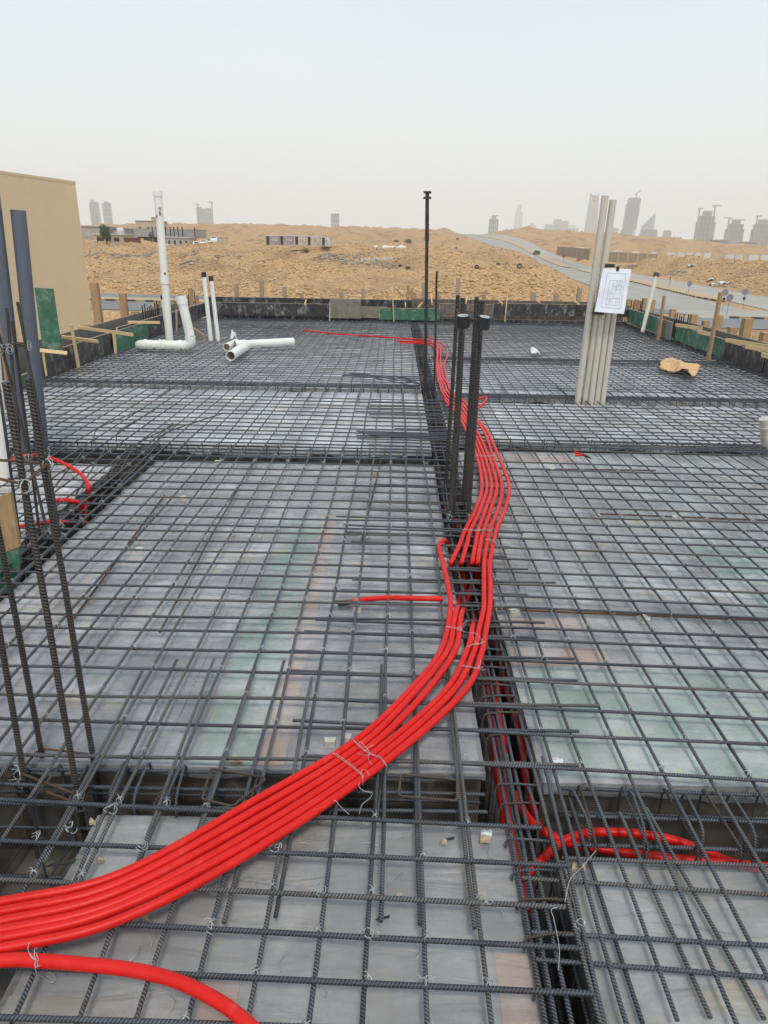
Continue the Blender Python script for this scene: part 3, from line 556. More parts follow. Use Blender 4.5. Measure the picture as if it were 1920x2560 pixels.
def car(p, ang, label, paint, l=4.6, w=1.9, h=1.75, van=False):
    c, s = math.cos(ang), math.sin(ang); ax = np.array([(c, s, 0), (-s, c, 0), (0, 0, 1)]); P = lambda x, y, z: p+np.array([x*c-y*s, x*s+y*c, z])
    t = empty('parked_car' if paint != 'dark_paint' else 'car', p, label, 'van' if van else 'car', None)
    prof = [(-l/2, .35), (-l/2, .95), (-l/2+.2, 1.0), (-l/2+.55, h), (l*.12, h), (l*.24, 1.05), (l/2-.1, .95), (l/2, .75), (l/2, .35)]
    if van: prof = [(-l/2, .35), (-l/2, h), (l*.30, h), (l*.44, 1.15), (l/2, 1.0), (l/2, .35)]
    n = len(prof); b = MB(); b.add([P(x, -w/2, z) for x, z in prof]+[P(x, w/2, z) for x, z in prof], [tuple(range(n)), tuple(range(2*n-1, n-1, -1))]+[(i, i+n, (i+1) % n+n, (i+1) % n) for i in range(n)]); b.build('body', paint, t)
    for sy_ in (-1, 1): b = MB(); b.box(P(-l*.08, sy_*w/2, (1.02+h)/2-.02), (l*.36, .03, (h-1.02)*.62), ax); b.build('window', 'car_glass', t)
    b = MB(); b.box(P((l*.37 if van else l*.18), 0, (1.08+h)/2), (.05, w*.8, (h-1.0)*.7), ax); b.build('windscreen', 'car_glass', t)
    b = MB(); b.box(P(-l/2+(-.01 if van else .38), 0, (1.05+h)/2), (.05, w*.8, (h-1.0)*.6), ax); b.build('rear_window', 'car_glass', t)
    for sx_ in (-1, 1):
        for sy_ in (-1, 1): b = MB(); b.tube([P(sx_*l*.31, sy_*w*.42, .34), P(sx_*l*.31, sy_*w*.515, .34)], .34, 14); b.build('wheel', 'black', t)
    return t
for x, paint, van, lab in ((491, 'white_paint', False, 'white parked car beside the orange hut, first of the parked vehicles'), (512, 'white_paint', True, 'white parked van facing the field, second along from the orange hut'), (525, 'dark_paint', False, 'dark parked car between two white vans'), (537, 'white_paint', True, 'white parked van at the far end of the parked vehicles')):
    p = atY(x, 611, 232); p[2] = ground_at(p[0], 232)+.3; car(p, rad(-80+random.uniform(-8, 8)), lab, paint, van=van, l=4.4, h=1.9)
p = hit(1340.5, 638); p[2] = float(T(p[0], p[1], False))+.07; car(p, rad(100), 'dark car driving away on the far carriageway', 'dark_paint', l=4.6, w=2.0, h=1.85)

# trees and bushes in the field
MT['bark'] = mat('bark', (0.12, 0.085, 0.055), (0.18, 0.13, 0.09), rough=0.95, scale=6); MT['leaf'] = mat('olive_leaves', (0.045, 0.075, 0.028), (0.075, 0.105, 0.04), rough=0.8, scale=1.5)
def tree(x0, x1, yt, yb, Y, label, name='tree', n=1500, trunk=True):
    X0, X1, zt = px_span(x0, x1, yt, Y); zb = atY((x0+x1)/2, yb, Y)[2]; cx = (X0+X1)/2; h = zt-zb; r = (X1-X0)/2
    t = empty(name, (cx, Y, zb), label, 'tree' if trunk else 'bush')
    b = MB()
    if trunk:
        b.tube([(cx, Y, zb-.6), (cx+.05, Y, zb+h*.3), (cx-.1, Y, zb+h*.6)], [r*.11, r*.08, r*.04], 8)
        for k in range(6): q = k*1.05; b.tube([(cx, Y, zb+h*.25), (cx+math.cos(q)*r*.35, Y+math.sin(q)*r*.35, zb+h*.5), (cx+math.cos(q)*r*.7, Y+math.sin(q)*r*.7, zb+h*(.55+.05*k))], [r*.05, r*.035, r*.015], 6)
        b.build('trunk', 'bark', t)
    c = MB(); cl = [(random.gauss(0, .42)*r, random.gauss(0, .42)*r, zb+h*random.uniform(.18 if trunk else .05, .93)) for _ in range(26)]
    for i in range(n):
        k = random.choice(cl); fz = (k[2]-zb)/h; env = r*(1.05-abs(fz-.45)*1.1)
        p = np.array([cx+k[0]*.8+random.gauss(0, .17)*r, Y+k[1]*.8+random.gauss(0, .17)*r, k[2]+random.gauss(0, .07)*h])
        if math.hypot(p[0]-cx, p[1]-Y) > env or p[2] > zt: continue
        d1 = rng.normal(size=3); d1 /= np.linalg.norm(d1); d2 = np.cross(d1, rng.normal(size=3)); d2 /= np.linalg.norm(d2); s = r*random.uniform(.05, .11)
        c.add([p-d1*s, p+d2*s*.5, p+d1*s, p-d2*s*.5], [(0, 1, 2, 3)])
    c.build('crown' if trunk else 'foliage', 'leaf', t); return t
tree(242, 281, 561, 611, 198, 'bushy dark green tree over the tan hut', n=2600)
tree(367, 387, 580, 604, 215, 'small rounded dark tree before the scrap shelter', n=1300)
for x0, x1, yt, yb, lab in ((1005, 1034, 597, 608, 'dark green bush on the rubble beyond the white bundle'), (980, 1003, 600, 607, 'low olive bush beside a darker green bush'), (750, 778, 619, 633, 'grey-green scrub bush on the rubble below the cabins'), (1138, 1150, 595, 600, 'tiny dark bush by the road crest'), (290, 306, 598, 612, 'olive shrub between the tan hut and the red container')):
    p = hit((x0+x1)/2, yb); tree(x0, x1, yt, yb, p[1], lab, 'bush', 500, False)

# right side: boundary wall, barriers, signs
MT['brown_wall'] = plain('brown_precast_panel', (0.33, 0.235, 0.15))
def panel_wall(pts, h, n, label):
    P = [np.asarray(p, float) for p in pts]; t = None; c0 = (P[0]+P[-1])/2; t = empty('boundary_wall', c0, label, 'wall')
    for a_, b_ in zip(P[:-1], P[1:]):
        for k in range(n):
            p = a_+(b_-a_)*(k+.5)/n; d = (b_-a_); l = np.linalg.norm(d[:2]); x = np.array([d[0]/l, d[1]/l, 0]); y = np.array([-x[1], x[0], 0])
            b = MB(); b.box((p[0], p[1], p[2]+h/2), (l/n*.965, .22, h), (x, y, (0, 0, 1))); b.build('wall_panel', 'brown_wall', t)
        for k in range(n+1):
            p = a_+(b_-a_)*k/n; b = MB(); b.box((p[0], p[1], p[2]+h/2+.1), (.4, .4, h+.2)); b.build('pillar', 'conc_tan', t)
def gp(x, y, Y): p = atY(x, y, Y); return p
panel_wall([gp(1392, 638, 330), gp(1473, 650, 262)], 3.6, 6, 'brown precast panel wall beyond the road, the part nearer the dark car')
panel_wall([gp(1519, 655, 262), gp(1640, 659, 268)], 3.2, 5, 'brown precast panel wall behind the beige pipes, running to the rubble bank')
MT['block_white'] = plain('white_concrete_barrier', (0.60, 0.58, 0.54))
k = 0
for x0, x1, y, Y in ((1440, 1462, 626, 420), (1474, 1500, 632, 400), (1530, 1556, 634, 400), (1580, 1600, 637, 380), (1628, 1642, 638, 360), (1668, 1690, 639, 360), (1694, 1712, 640, 360), (1716, 1733, 640, 355), (1738, 1752, 640, 355), (1760, 1778, 641, 350), (1812, 1836, 645, 345), (1838, 1858, 645, 345), (1872, 1896, 646, 340), (1902, 1922, 646, 340)):
    X0, X1, zt = px_span(x0, x1, y-8.5, Y); zb = min(atY(x0, y+1, Y)[2], ground_at(X0, Y)+.2); b = MB(); w = (X1-X0); c_ = (X0+X1)/2
    b.add([(c_-w/2, Y-.6, zb), (c_+w/2, Y-.6, zb), (c_+w/2, Y+.6, zb), (c_-w/2, Y+.6, zb), (c_-w/2, Y-.2, zt), (c_+w/2, Y-.2, zt), (c_+w/2, Y+.2, zt), (c_-w/2, Y+.2, zt)], [(3, 2, 1, 0), (4, 5, 6, 7), (0, 1, 5, 4), (1, 2, 6, 5), (2, 3, 7, 6), (3, 0, 4, 7)])
    tag(b.build('concrete_barrier', 'block_white'), 'white concrete barrier in the broken line across the plain behind the brown wall', 'barrier', 'white concrete barriers on the plain')
MT['sign_back'] = mat('sign_back_metal', (0.20, 0.21, 0.22), (0.27, 0.28, 0.29), rough=0.5, metal=0.3, scale=4); MT['sign_post'] = mat('galvanised_post', (0.33, 0.34, 0.35), rough=0.5, metal=0.4); MT['sign_red'] = plain('red_sign', (0.6, 0.09, 0.05))
def sign(base, top, face, r, label, turn=0.0, extra=False, m='sign_back'):
    p = at(base[0], base[1], ZG+.1); zt = atY(face[0], face[1], p[1])[2]; X = atY(face[0], face[1], p[1])[0]
    t = empty('road_sign', p, label, 'road sign'); b = MB(); b.tube([p, (X, p[1], zt+r*.5)], .045, 8); b.build('post', 'sign_post', t)
    b = MB(); d = np.array([math.sin(turn), -math.cos(turn), 0]); c_ = np.array([X, p[1], zt])+d*.08; b.tube([c_, c_+d*.03], r, 24); b.build('sign_plate', m, t)
    b = MB(); b.box(c_-d*.02, (r*1.5, .03, .06), ((math.cos(turn), math.sin(turn), 0), (-math.sin(turn), math.cos(turn), 0), (0, 0, 1))); b.build('bracket', 'sign_post', t)
    if extra: b = MB(); b.tube([c_+np.array([0, 0, -r*1.9]), c_+d*.03+np.array([0, 0, -r*1.9])], r*.45, 14); b.build('small_plate', 'black', t)
    return t
sign((1671.6, 726), 0, (1676, 695), .42, 'round road sign seen almost edge-on, farthest along the median', turn=1.25, extra=True); sign((1720.5, 733), 0, (1723.5, 709), .43, 'round road sign with grey back on the median, second farthest'); sign((1806, 776), 0, (1812, 731), .40, 'taller round road sign with a small dark plate below, by the striped kerb', extra=True); sign((1816, 791), 0, (1824, 744), .38, 'round road sign nearest the formwork, lower than its neighbour'); sign((1857.5, 772), 0, (1862.5, 730), .40, 'round road sign with a dark small plate on the side near the view edge', extra=True)
p = hit(1408, 656); p[2] = float(T(p[0], p[1], False)); t = empty('road_sign', p, 'small red round road sign by the brown wall', 'road sign'); zt = atY(1409, 640, p[1])[2]
b = MB(); b.tube([p, (p[0], p[1], zt)], .09, 8); b.build('post', 'sign_post', t); b = MB(); b.tube([(p[0], p[1]-.1, zt), (p[0], p[1]-.15, zt)], .75, 20); b.build('sign_plate', 'sign_red', t)
MT['pink'] = plain('pink_barrier', (0.45, 0.08, 0.16))
for i in range(6):
    p = hit(1444+i*4.6, 653-(i % 2)); b = MB(); p[2] = float(T(p[0], p[1], False)); b.box((p[0], p[1], p[2]+.5), (.9, .5, 1.0)); b.box((p[0], p[1], p[2]+1.1), (.7, .3, .3)); tag(b.build('plastic_barrier', 'pink'), 'pink-red plastic road barrier in the cluster at the foot of the brown wall', 'barrier', 'pink-red barriers by the wall')
for x, y, s, lab in ((1728, 667, .9, 'white crumpled sheet on the long rubble bank'), (1778, 702, .9, 'white plastic sheet at the foot of the rubble bank'), (1812, 712, 1.3, 'heap of torn white sheeting by the far carriageway edge'), (1786, 715, .8, 'small white board scrap beside the torn sheeting'), (1300, 632, .0, '')):
    if not s: continue
    p = hit(x, y); b = MB(); k = 5; V = [(p[0]+(i/(k-1)-.5)*s*2, p[1]+(j/(k-1)-.5)*s*1.4, p[2]+.25+.35*s*random.random()) for i in range(k) for j in range(k)]
    V2 = [(x_, y_, z_-.22) for x_, y_, z_ in V]; f = [(i*k+j, i*k+j+1, (i+1)*k+j+1, (i+1)*k+j) for i in range(k-1) for j in range(k-1)]
    ed = [i*k for i in range(k)]; b.add(V+V2, f+[tuple(q+k*k for q in reversed(f_)) for f_ in f]); tag(b.build('plastic_sheet', 'scrap'), lab, 'plastic sheet')

# ------------------------------------------------------------------ neighbouring building
cA = atY(187, 450, 22.0); cB = np.array(atY(0, 420, 19.0)); d = cB[:2]-cA[:2]; d /= np.linalg.norm(d); nrm = np.array([d[1], -d[0]]); nrm = nrm if nrm[0] < 0 else -nrm
t = empty('rendered_building', (cA[0]+d[0]*6+nrm[0]*5, cA[1]+d[1]*6+nrm[1]*5, ZG), 'tan rendered building wall rising beside the formwork edge', 'building')
ax = ((d[0], d[1], 0), (nrm[0], nrm[1], 0), (0, 0, 1)); c0 = cA[:2]+d*8+nrm*5; ztop = cA[2]
b = MB(); b.box((c0[0], c0[1], (ZG+ztop)/2-.045), (16, 10, ztop-ZG-.09), ax); b.build('wall', 'stucco', t)
b = MB(); b.box((c0[0], c0[1], ztop-.06), (16.02, 10.02, .062), ax); b.build('coping', 'stucco', t)

# ------------------------------------------------------------------ slab formwork: panels, trenches, film
ZF, ZS, ZB = -0.068, -0.078, -0.46      # film, shuttering sheets, trench bottom
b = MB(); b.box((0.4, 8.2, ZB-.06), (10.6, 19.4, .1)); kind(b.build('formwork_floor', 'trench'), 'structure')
def fbm1(x, y, s): return fbm(np.asarray(x)+50, np.asarray(y)+50, 3, s)
def panel(x0, x1, y0, y1, label, strips=(), sheets=('sheet_grey', 'sheet_grey', 'sheet_dark', 'sheet_tan'), res=0.09, skirt=0.05, film_m='film', seed=1):
    t = empty('slab_formwork', ((x0+x1)/2, (y0+y1)/2, ZB), label, 'formwork'); R = random.Random(seed)
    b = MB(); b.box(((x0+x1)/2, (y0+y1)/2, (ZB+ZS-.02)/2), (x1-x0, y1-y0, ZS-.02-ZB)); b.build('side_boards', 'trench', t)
    nx = max(1, round((x1-x0)/1.22)); ny = max(1, round((y1-y0)/1.3)); wx = (x1-x0)/nx; wy = (y1-y0)/ny; last = None
    for i in range(nx):
        for j in range(ny):
            m = R.choice(sheets); off = R.uniform(-.25, .25) if 0 < 1 else 0
            b = MB(); b.box((x0+wx*(i+.5), y0+wy*(j+.5), ZS-.010), (wx-.006, wy-.006, .018)); b.build('plywood_sheet', m, t)
    for (a, c, e, f_, m) in strips:
        a_, c_ = max(a, x0), min(c, x1)
        b = MB(); b.box(((a_+c_)/2, (e+f_)/2, ZS+.002), (c_-a_, f_-e, .004)); b.build('plywood_sheet', m, t)
    xs = np.linspace(x0-.012, x1+.012, max(4, int((x1-x0)/res))); ys = np.linspace(y0-.012, y1+.012, max(4, int((y1-y0)/res)))
    gx, gy = np.meshgrid(xs, ys, indexing='ij'); z = ZF+.010*(fbm1(gx*3, gy*4, seed)-.35)*1.6
    V = np.stack([gx, gy, z], -1); n, k = gx.shape; F = [(i*k+j, (i+1)*k+j, (i+1)*k+j+1, i*k+j+1) for i in range(n-1) for j in range(k-1)]
    b = MB(); b.add(V.reshape(-1, 3), F)
    ring = [i*k for i in range(n)]+[(n-1)*k+j for j in range(1, k)]+[i*k+k-1 for i in range(n-2, -1, -1)]+[j for j in range(k-2, 0, -1)]
    P = V.reshape(-1, 3)[ring]; c0 = np.array([(x0+x1)/2, (y0+y1)/2, 0])
    low = P.copy(); out = P-c0; out[:, 2] = 0; out /= np.linalg.norm(out, axis=1)[:, None]; sd = (fbm1(P[:, 0]*5, P[:, 1]*5, seed+4))
    low[:, 2] -= skirt*(.5+1.3*sd); low += out*(.012*sd)[:, None]
    m_ = len(ring); b.add(np.vstack([P, low]), [(i, (i+1) % m_, (i+1) % m_+m_, i+m_) for i in range(m_)])
    b.build('plastic_film', film_m, t, smooth=True)
    return t
panel(-.93, .395, -1.0, 1.78, 'film-covered panel under the near bars, crossed by the red conduit bundle', [(-.93, -.55, -1, 1.2, 'sheet_tan'), (.30, .395, -1, 1.35, 'sheet_pink'), (-.06, .02, 1.0, 1.3, 'sheet_tan'), (-.45, -.36, -1, 1.25, 'sheet_pink')], res=.05, skirt=.16, seed=3, sheets=('sheet_grey', 'sheet_tan', 'sheet_grey'))
panel(-3.2, -1.34, -1.0, 1.76, 'film-covered panel outside the near column starter bars', seed=4)
panel(-2.0, .345, 2.035, 5.74, 'large film-covered panel with a green strip in its middle', [(-.70, -.47, 2.05, 4.5, 'sheet_green'), (-.465, -.37, 2.05, 4.5, 'sheet_pink'), (-1.95, -1.55, 3.0, 3.3, 'sheet_tan')], res=.06, seed=12, film_m='film_mid', skirt=.03, sheets=('sheet_grey', 'sheet_dark', 'sheet_grey'))
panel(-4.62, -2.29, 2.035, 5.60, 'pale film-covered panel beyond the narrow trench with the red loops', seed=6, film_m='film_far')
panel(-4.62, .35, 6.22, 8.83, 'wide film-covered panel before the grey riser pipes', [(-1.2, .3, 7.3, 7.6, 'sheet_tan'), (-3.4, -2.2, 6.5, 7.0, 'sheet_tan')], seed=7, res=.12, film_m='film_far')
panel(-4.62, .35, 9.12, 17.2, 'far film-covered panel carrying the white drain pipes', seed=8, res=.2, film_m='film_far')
panel(.566, 5.45, 2.0, 6.24, 'large film-covered panel with salmon and green strips near the conduits', [(.575, 1.02, 2.74, 2.90, 'sheet_pink'), (.575, 1.0, 3.05, 3.17, 'sheet_pink'), (.60, 1.9, 2.03, 2.72, 'sheet_green'), (1.9, 3.4, 2.9, 4.2, 'sheet_green'), (.8, 1.6, 5.9, 6.2, 'sheet_pink')], res=.06, seed=9, film_m='film_pale', skirt=.045, sheets=('sheet_grey', 'sheet_tan', 'sheet_grey', 'sheet_dark'))
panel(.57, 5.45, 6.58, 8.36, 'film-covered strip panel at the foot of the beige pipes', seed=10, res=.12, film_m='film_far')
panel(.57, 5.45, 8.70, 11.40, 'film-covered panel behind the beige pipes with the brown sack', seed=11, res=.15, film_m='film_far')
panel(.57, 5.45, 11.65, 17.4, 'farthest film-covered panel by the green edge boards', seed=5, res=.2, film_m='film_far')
panel(.555, 4.0, -1.0, 1.64, 'film-covered panel under the fanned bars next to the dark gap', [(.56, 1.0, -1, 1.2, 'sheet_tan')], res=.05, skirt=.12, seed=14, sheets=('sheet_grey', 'sheet_tan', 'sheet_grey'))

# ------------------------------------------------------------------ reinforcement
RB = 0.0064
def wob(a, b_, step=.3, amp=.004, zamp=.0025):
    a = np.asarray(a, float); b_ = np.asarray(b_, float); n = max(3, int(np.linalg.norm(b_-a)/step)+1); t = np.linspace(0, 1, n)[:, None]
    P = a+(b_-a)*t; d = (b_-a)/np.linalg.norm(b_-a); side = np.array([-d[1], d[0], 0])
    w = np.convolve(rng.normal(0, amp, n+4), [.1, .25, .3, .25, .1], 'same')[2:-2]; P = P+side*w[:, None]*1.6
    P[:, 2] += np.convolve(rng.normal(0, zamp, n+4), [.1, .25, .3, .25, .1], 'same')[2:-2]
    return P
TIES = []
for k in range(4):
    b = MB(); R = random.Random(k); th = np.linspace(0, 2*math.pi, 12)
    b.tube([(math.cos(q)*.0105+.004*math.sin(q*2), math.cos(q)*.0105*(1 if k % 2 else -1), math.sin(q)*.0165-.006) for q in th], .0015, 5)
    b.tube([(math.cos(q)*.0105, math.cos(q)*.0105*(-1 if k % 2 else 1), math.sin(q)*.0155-.006) for q in th], .0015, 5)
    for q in range(3 if k == 2 else 2):
        v = np.array([R.uniform(-1, 1), R.uniform(-1, 1), R.uniform(.1, 1)]); v /= np.linalg.norm(v); w_ = np.array([R.uniform(-1, 1), R.uniform(-1, 1), R.uniform(-.5, .3)])
        b.tube(spline([(0, 0, .009), v*.014+(0, 0, .009), v*.022+w_*.008+(0, 0, .006)], 4), .0010, 4)
    o = b.build('tie_wire_form', 'wire', base=(0, 0, 0), smooth=True); TIES.append(o.data); bpy.data.objects.remove(o)
def tie(parent, x, y, z):
    o = bpy.data.objects.new('tie_wire', random.choice(TIES)); COL.objects.link(o); o.parent = parent; p = parent_loc(parent)
    o.location = (x-p[0], y-p[1], z-p[2]); o.scale = ((1.05 if y > 2.6 else .78),)*3; o.rotation_euler = (random.uniform(-.2, .2), random.uniform(-.2, .2), random.choice((0, math.pi/2, math.pi))+random.uniform(-.3, .3)); return o
FAR_TIES = []
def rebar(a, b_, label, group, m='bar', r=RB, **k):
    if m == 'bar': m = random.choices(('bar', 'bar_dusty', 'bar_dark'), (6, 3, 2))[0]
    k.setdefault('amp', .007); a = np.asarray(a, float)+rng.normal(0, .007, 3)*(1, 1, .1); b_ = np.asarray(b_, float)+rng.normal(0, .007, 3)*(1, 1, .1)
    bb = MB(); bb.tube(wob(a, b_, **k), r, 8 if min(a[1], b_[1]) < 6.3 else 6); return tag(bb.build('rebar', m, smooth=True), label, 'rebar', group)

ROWS = [2.035, 2.214, 2.381, 2.56, 2.718, 2.885, 3.033, 3.185, 3.332, 3.48, 3.64, 3.79, 3.957, 4.098, 4.219, 4.361, 4.551, 4.714, 4.905, 5.066, 5.264, 5.426, 5.592, 5.77]
ROWS_L2 = [float(at(500, v, ZTL_)[1]) for v, ZTL_ in zip((989, 997, 1006.6, 1014.3, 1024, 1034, 1044, 1053.9, 1063.5, 1074.6, 1083.7, 1095.3, 1105, 1112.7), [-.0135]*14)]
ROWS_R2 = [float(at(1380, v, 0)[1]) for v in (1012.7, 1020.9, 1028.6, 1037.3, 1045.5, 1053.2, 1061.4, 1072.5, 1079.7, 1087.9, 1099, 1106, 1114, 1122)]
SL, SR = 0.004, -0.042
def rowy(Y0, x): return Y0+(SL*x if x < 0.4 else SL*.4+SR*(x-.4))
NAMES_ROW = [(3.1, 'near the front beam'), (6.0, 'over the middle of the large panels'), (9.0, 'beyond the second beam')]
ZL, ZTR, ZTL, ZR, ZNR = 0.0, -.0135, -.0135, -.0265, .003
row_objs = []
for Y0 in ROWS:
    xe = .62+.35*random.random()
    rebar((-4.62, rowy(Y0, -4.62), ZTL), (xe, rowy(Y0, xe)+.001, ZTL), 'ribbed crosswise bar over the large green-stripe panel, ending past the dark trench', 'crosswise bars, first panel row, pipe side', r=.0066)
    xs_ = -.02-.30*random.random() if Y0 > 4.6 else -.30-.12*math.sin(Y0*3)+(-.02*random.random())
    yo = random.choice((-1, 1))*.0135
    rebar((xs_, rowy(Y0, xs_)+yo, ZTR), (5.45, rowy(Y0, 5.45)+yo*.3, ZTR), 'ribbed crosswise bar over the salmon-stripe panel, lapped at the dark trench', 'crosswise bars, first panel row, conduit side', r=.0066)
for Y0 in ROWS_L2:
    xe = .7+.25*random.random(); rebar((-4.62, Y0+.05, ZTL), (xe, Y0-.03, ZTL), 'ribbed crosswise bar over the wide panel before the grey riser pipes', 'crosswise bars, second panel row, pipe side', r=.0064)
for Y0 in ROWS_R2:
    xs_ = .05-.5*random.random(); rebar((xs_, Y0+.07, ZTR), (5.45, Y0-.12, ZTR), 'ribbed crosswise bar over the strip panel at the beige pipes, lapped at the trench', 'crosswise bars, second panel row, conduit side', r=.0064)
y = 9.02
while y < 17.15:
    rebar((-4.62, y, ZTL), (5.45, y-.10+.35*smoothstep(y, 9, 17), ZTL), 'thin-looking crosswise bar in the far half of the deck, towards the back boards', 'crosswise bars, far half'); y += .168
# lengthwise bars
LX = [-.713, -.573, -.428, -.292, -.172, -.014, .106, .277]
x = -.86
while x > -4.6: LX.insert(0, x+random.uniform(-.012, .012)); x -= .1425
RX = [.576, .690, .826, .965, 1.118, 1.264]
x = 1.41
while x < 5.44: RX.append(x+random.uniform(-.012, .012)); x += .147
longs = []
for X0 in LX:
    y0 = 1.36+.12*random.random() if X0 > -.95 else (1.55 if X0 > -1.3 else -.6)
    if X0 > -.95 and random.random() < .3: y0 += .12
    yb = 8.9+random.uniform(-.4, .4)
    longs.append((X0, rebar((X0, y0, ZL-.010), (X0+.012, yb, ZL+.001), 'ribbed lengthwise bar over the large green-stripe panel', 'lengthwise bars, pipe side, near half'), y0, yb))
    rebar((X0+.016, yb-.6, ZL), (X0+.01, 17.15, ZL), 'ribbed lengthwise bar running to the back boards on the drain-pipe side', 'lengthwise bars, pipe side, far half')
for X0 in RX:
    y0 = .95+.25*random.random() if X0 > .6 else .6; yb = 9+random.uniform(-.4, .4)
    longs.append((X0, rebar((X0+.02, y0, ZR), (X0, yb, ZR), 'ribbed lengthwise bar over the salmon-stripe panel', 'lengthwise bars, conduit side, near half'), y0, yb))
    rebar((X0+.014, yb-.5, ZR), (X0, 17.2, ZR), 'ribbed lengthwise bar running to the back boards on the beige-pipe side', 'lengthwise bars, conduit side, far half')
# near mat: bars lapping under the conduit bundle
NX = [-.576, -.456, -.313, -.172, -.030, .117, .264]
NE = [2.55, 2.62, 2.50, 2.74, 2.60, 2.55, 2.58]
nears = []
for X0, ye in zip(NX, NE):
    nears.append((X0, rebar((X0, .35, ZL-.013), (X0+.004, ye, ZL-.001), 'ribbed lengthwise bar of the near mat, under the red bundle', 'lengthwise bars of the near mat')))
for X0 in (-.705, -.86, -1.0): nears.append((X0, rebar((X0+.02, .4, ZL-.013), (X0-.05, 2.5+.2*random.random(), ZL-.001), 'ribbed lengthwise bar of the near mat beside the starter bars', 'lengthwise bars of the near mat by the starter bars')))
NR = [(1.742, (1357, 2070)), (1.599, (1407, 2154)), (1.464, (1413, 2258)), (1.334, (1448, 2374)), (1.216, (1484, 2475)), (1.098, None), (.97, None)]
nrows = []
for Y0, e in NR:
    pe = at(*e) if e else np.array([.56, Y0-.012, 0]); sl = (pe[1]-Y0)/(pe[0]+.03)
    nrows.append((Y0, sl, rebar((-2.4, Y0-sl*2.0*.6, ZNR), (pe[0], pe[1], ZNR), 'thick-looking ribbed crosswise bar of the near mat, cut off over the dark gap', 'crosswise bars of the near mat', r=.0072, amp=.002)))
for p, q_, z in (((1288, 2000), (1403, 2560), -.03), ((1349, 2000), (1500, 2560), -.02), ((1374, 2000), (1511, 2560), -.02), ((1233, 1740), (1290, 2010), -.03), ((1205, 1640), (1392, 2540), -.045)):
    a_ = at(*p, z); c_ = at(*q_, z); rebar(a_+(a_-c_)*.3, c_+(c_-a_)*.3, 'ribbed lengthwise bar laid along the dark gap between the near panels', 'bars along the dark gap', amp=.003)
for p, q_, m in (((1396, 2147), (1920, 2170), 'bar'), ((1303, 2193), (1920, 2231), 'bar'), ((1330, 2328), (1920, 2363), 'bar'), ((1346, 2394), (1920, 2444), 'bar')):
    a_ = at(*p, -.03); c_ = at(*q_, -.03); d = c_-a_; rebar(a_, c_+d*.8, 'ribbed crosswise bar under the fanned bars beside the dark gap', 'crosswise bars under the fan', m)
for p, q_, lab in (((1427, 2000), (1604, 2560), 'skewed dark bar crossing the fanned bars, nearest the dark gap'), ((1552, 2031), (1768, 2545), 'skewed bar in the middle of the fanned bars, tied near its end'), ((1620, 2031), (1905, 2545), 'skewed bar meeting a straight bar at the frame corner'), ((1832, 2054), (1925, 2215), 'short skewed bar farthest from the dark gap')):
    rebar(at(*p, -.045), at(*q_, -.045), lab, None)
# rusty bars of the bottom mat, bent bars, loose bundles
for p, q_, z, lab, m in (((386+25, 1240), (190, 1545), -.045, 'rust-streaked bar lying low under the mat, on spacers', 'bar_rust'), ((640, 1140), (400, 1582), -.02, 'brown bar lying askew over the large panel, cut end near the lap bars', 'bar_brown'), ((953, 1140), (905, 1360), -.05, 'brown bar low under the mat near the trench edge', 'bar_brown'),
                         ((1496, 1283), (1925, 1300), -.05, 'rusty crosswise bar low under the far part of the salmon-stripe panel', 'bar_rust'), ((1240, 1522), (1925, 1552), -.05, 'rusty crosswise bar low under the middle of the salmon-stripe panel', 'bar_rust'), ((1180, 1170), (1640, 1176), -.05, 'dull rusty crosswise bar low near the second beam', 'bar_rust')):
    rebar(at(*p, z), at(*q_, z), lab, None, m, r=.0062)
def bent(pts, lab, m='bar_brown', r=.0062, grp=None, n=6, ribs=False, name='bent_bar'):
    b = MB(); b.tube(spline(pts, n), r, 8); return tag(b.build(name, m, smooth=True), lab, 'rebar', grp)
for P, lab in (([(235, 1105, -.02), (238, 1080, .03), (262, 1062, .05), (360, 1022, .05)], 'bent brown bar rising from the beam crossing, the one nearest the grey riser pipe'), ([(290, 1103, -.02), (294, 1083, .03), (312, 1068, .05), (388, 1024, .05)], 'second bent brown bar at the beam crossing'), ([(392, 1110, -.02), (400, 1092, .02), (440, 1072, .04), (555, 1034, .03)], 'long bent bar running off to the wide panel from the beam crossing'), ([(375, 1106, 0), (432, 1058, .02)], 'short straight rusty bar end at the beam crossing'), ([(300, 1178, -.02), (345, 1110, .0), (440, 1060, .02)], 'brown bar slanting across the beam crossing'),
               ([(135, 1220, -.03), (215, 1118, .0)], 'greyish bent bar above the red loop, outermost'), ([(190, 1235, -.03), (268, 1115, .0)], 'greyish bar above the red loop, second'), ([(240, 1218, -.02), (330, 1108, .0)], 'brown bar of the narrow trench, beside the red loop'), ([(262, 1250, -.02), (398, 1108, .0)], 'brown bar of the narrow trench, on the green-stripe panel side')):
    bent([at(*p) for p in P], lab)
for i in range(7):
    p = at(855+i*9, 938+random.uniform(-6, 3), .02); q_ = at(1062+random.uniform(-20, 15), 942+i*4+random.uniform(-3, 3), .02); bent([p, (p+q_)/2+(0, random.uniform(-.05, .05), 0), q_], 'loose dark bar in the tied bundle beside the thin prop', 'bar', .0065, 'loose bar bundle by the prop')
for i in range(5):
    p = at(895+i*8, 1079+i*2, .012); q_ = at(1125, 1084+i*4.5, .012); bent([p, (p+q_)/2, q_], 'extra lap bar laid tight against others before the centre starter bars', 'bar', .0065, 'extra lap bars before the centre column')
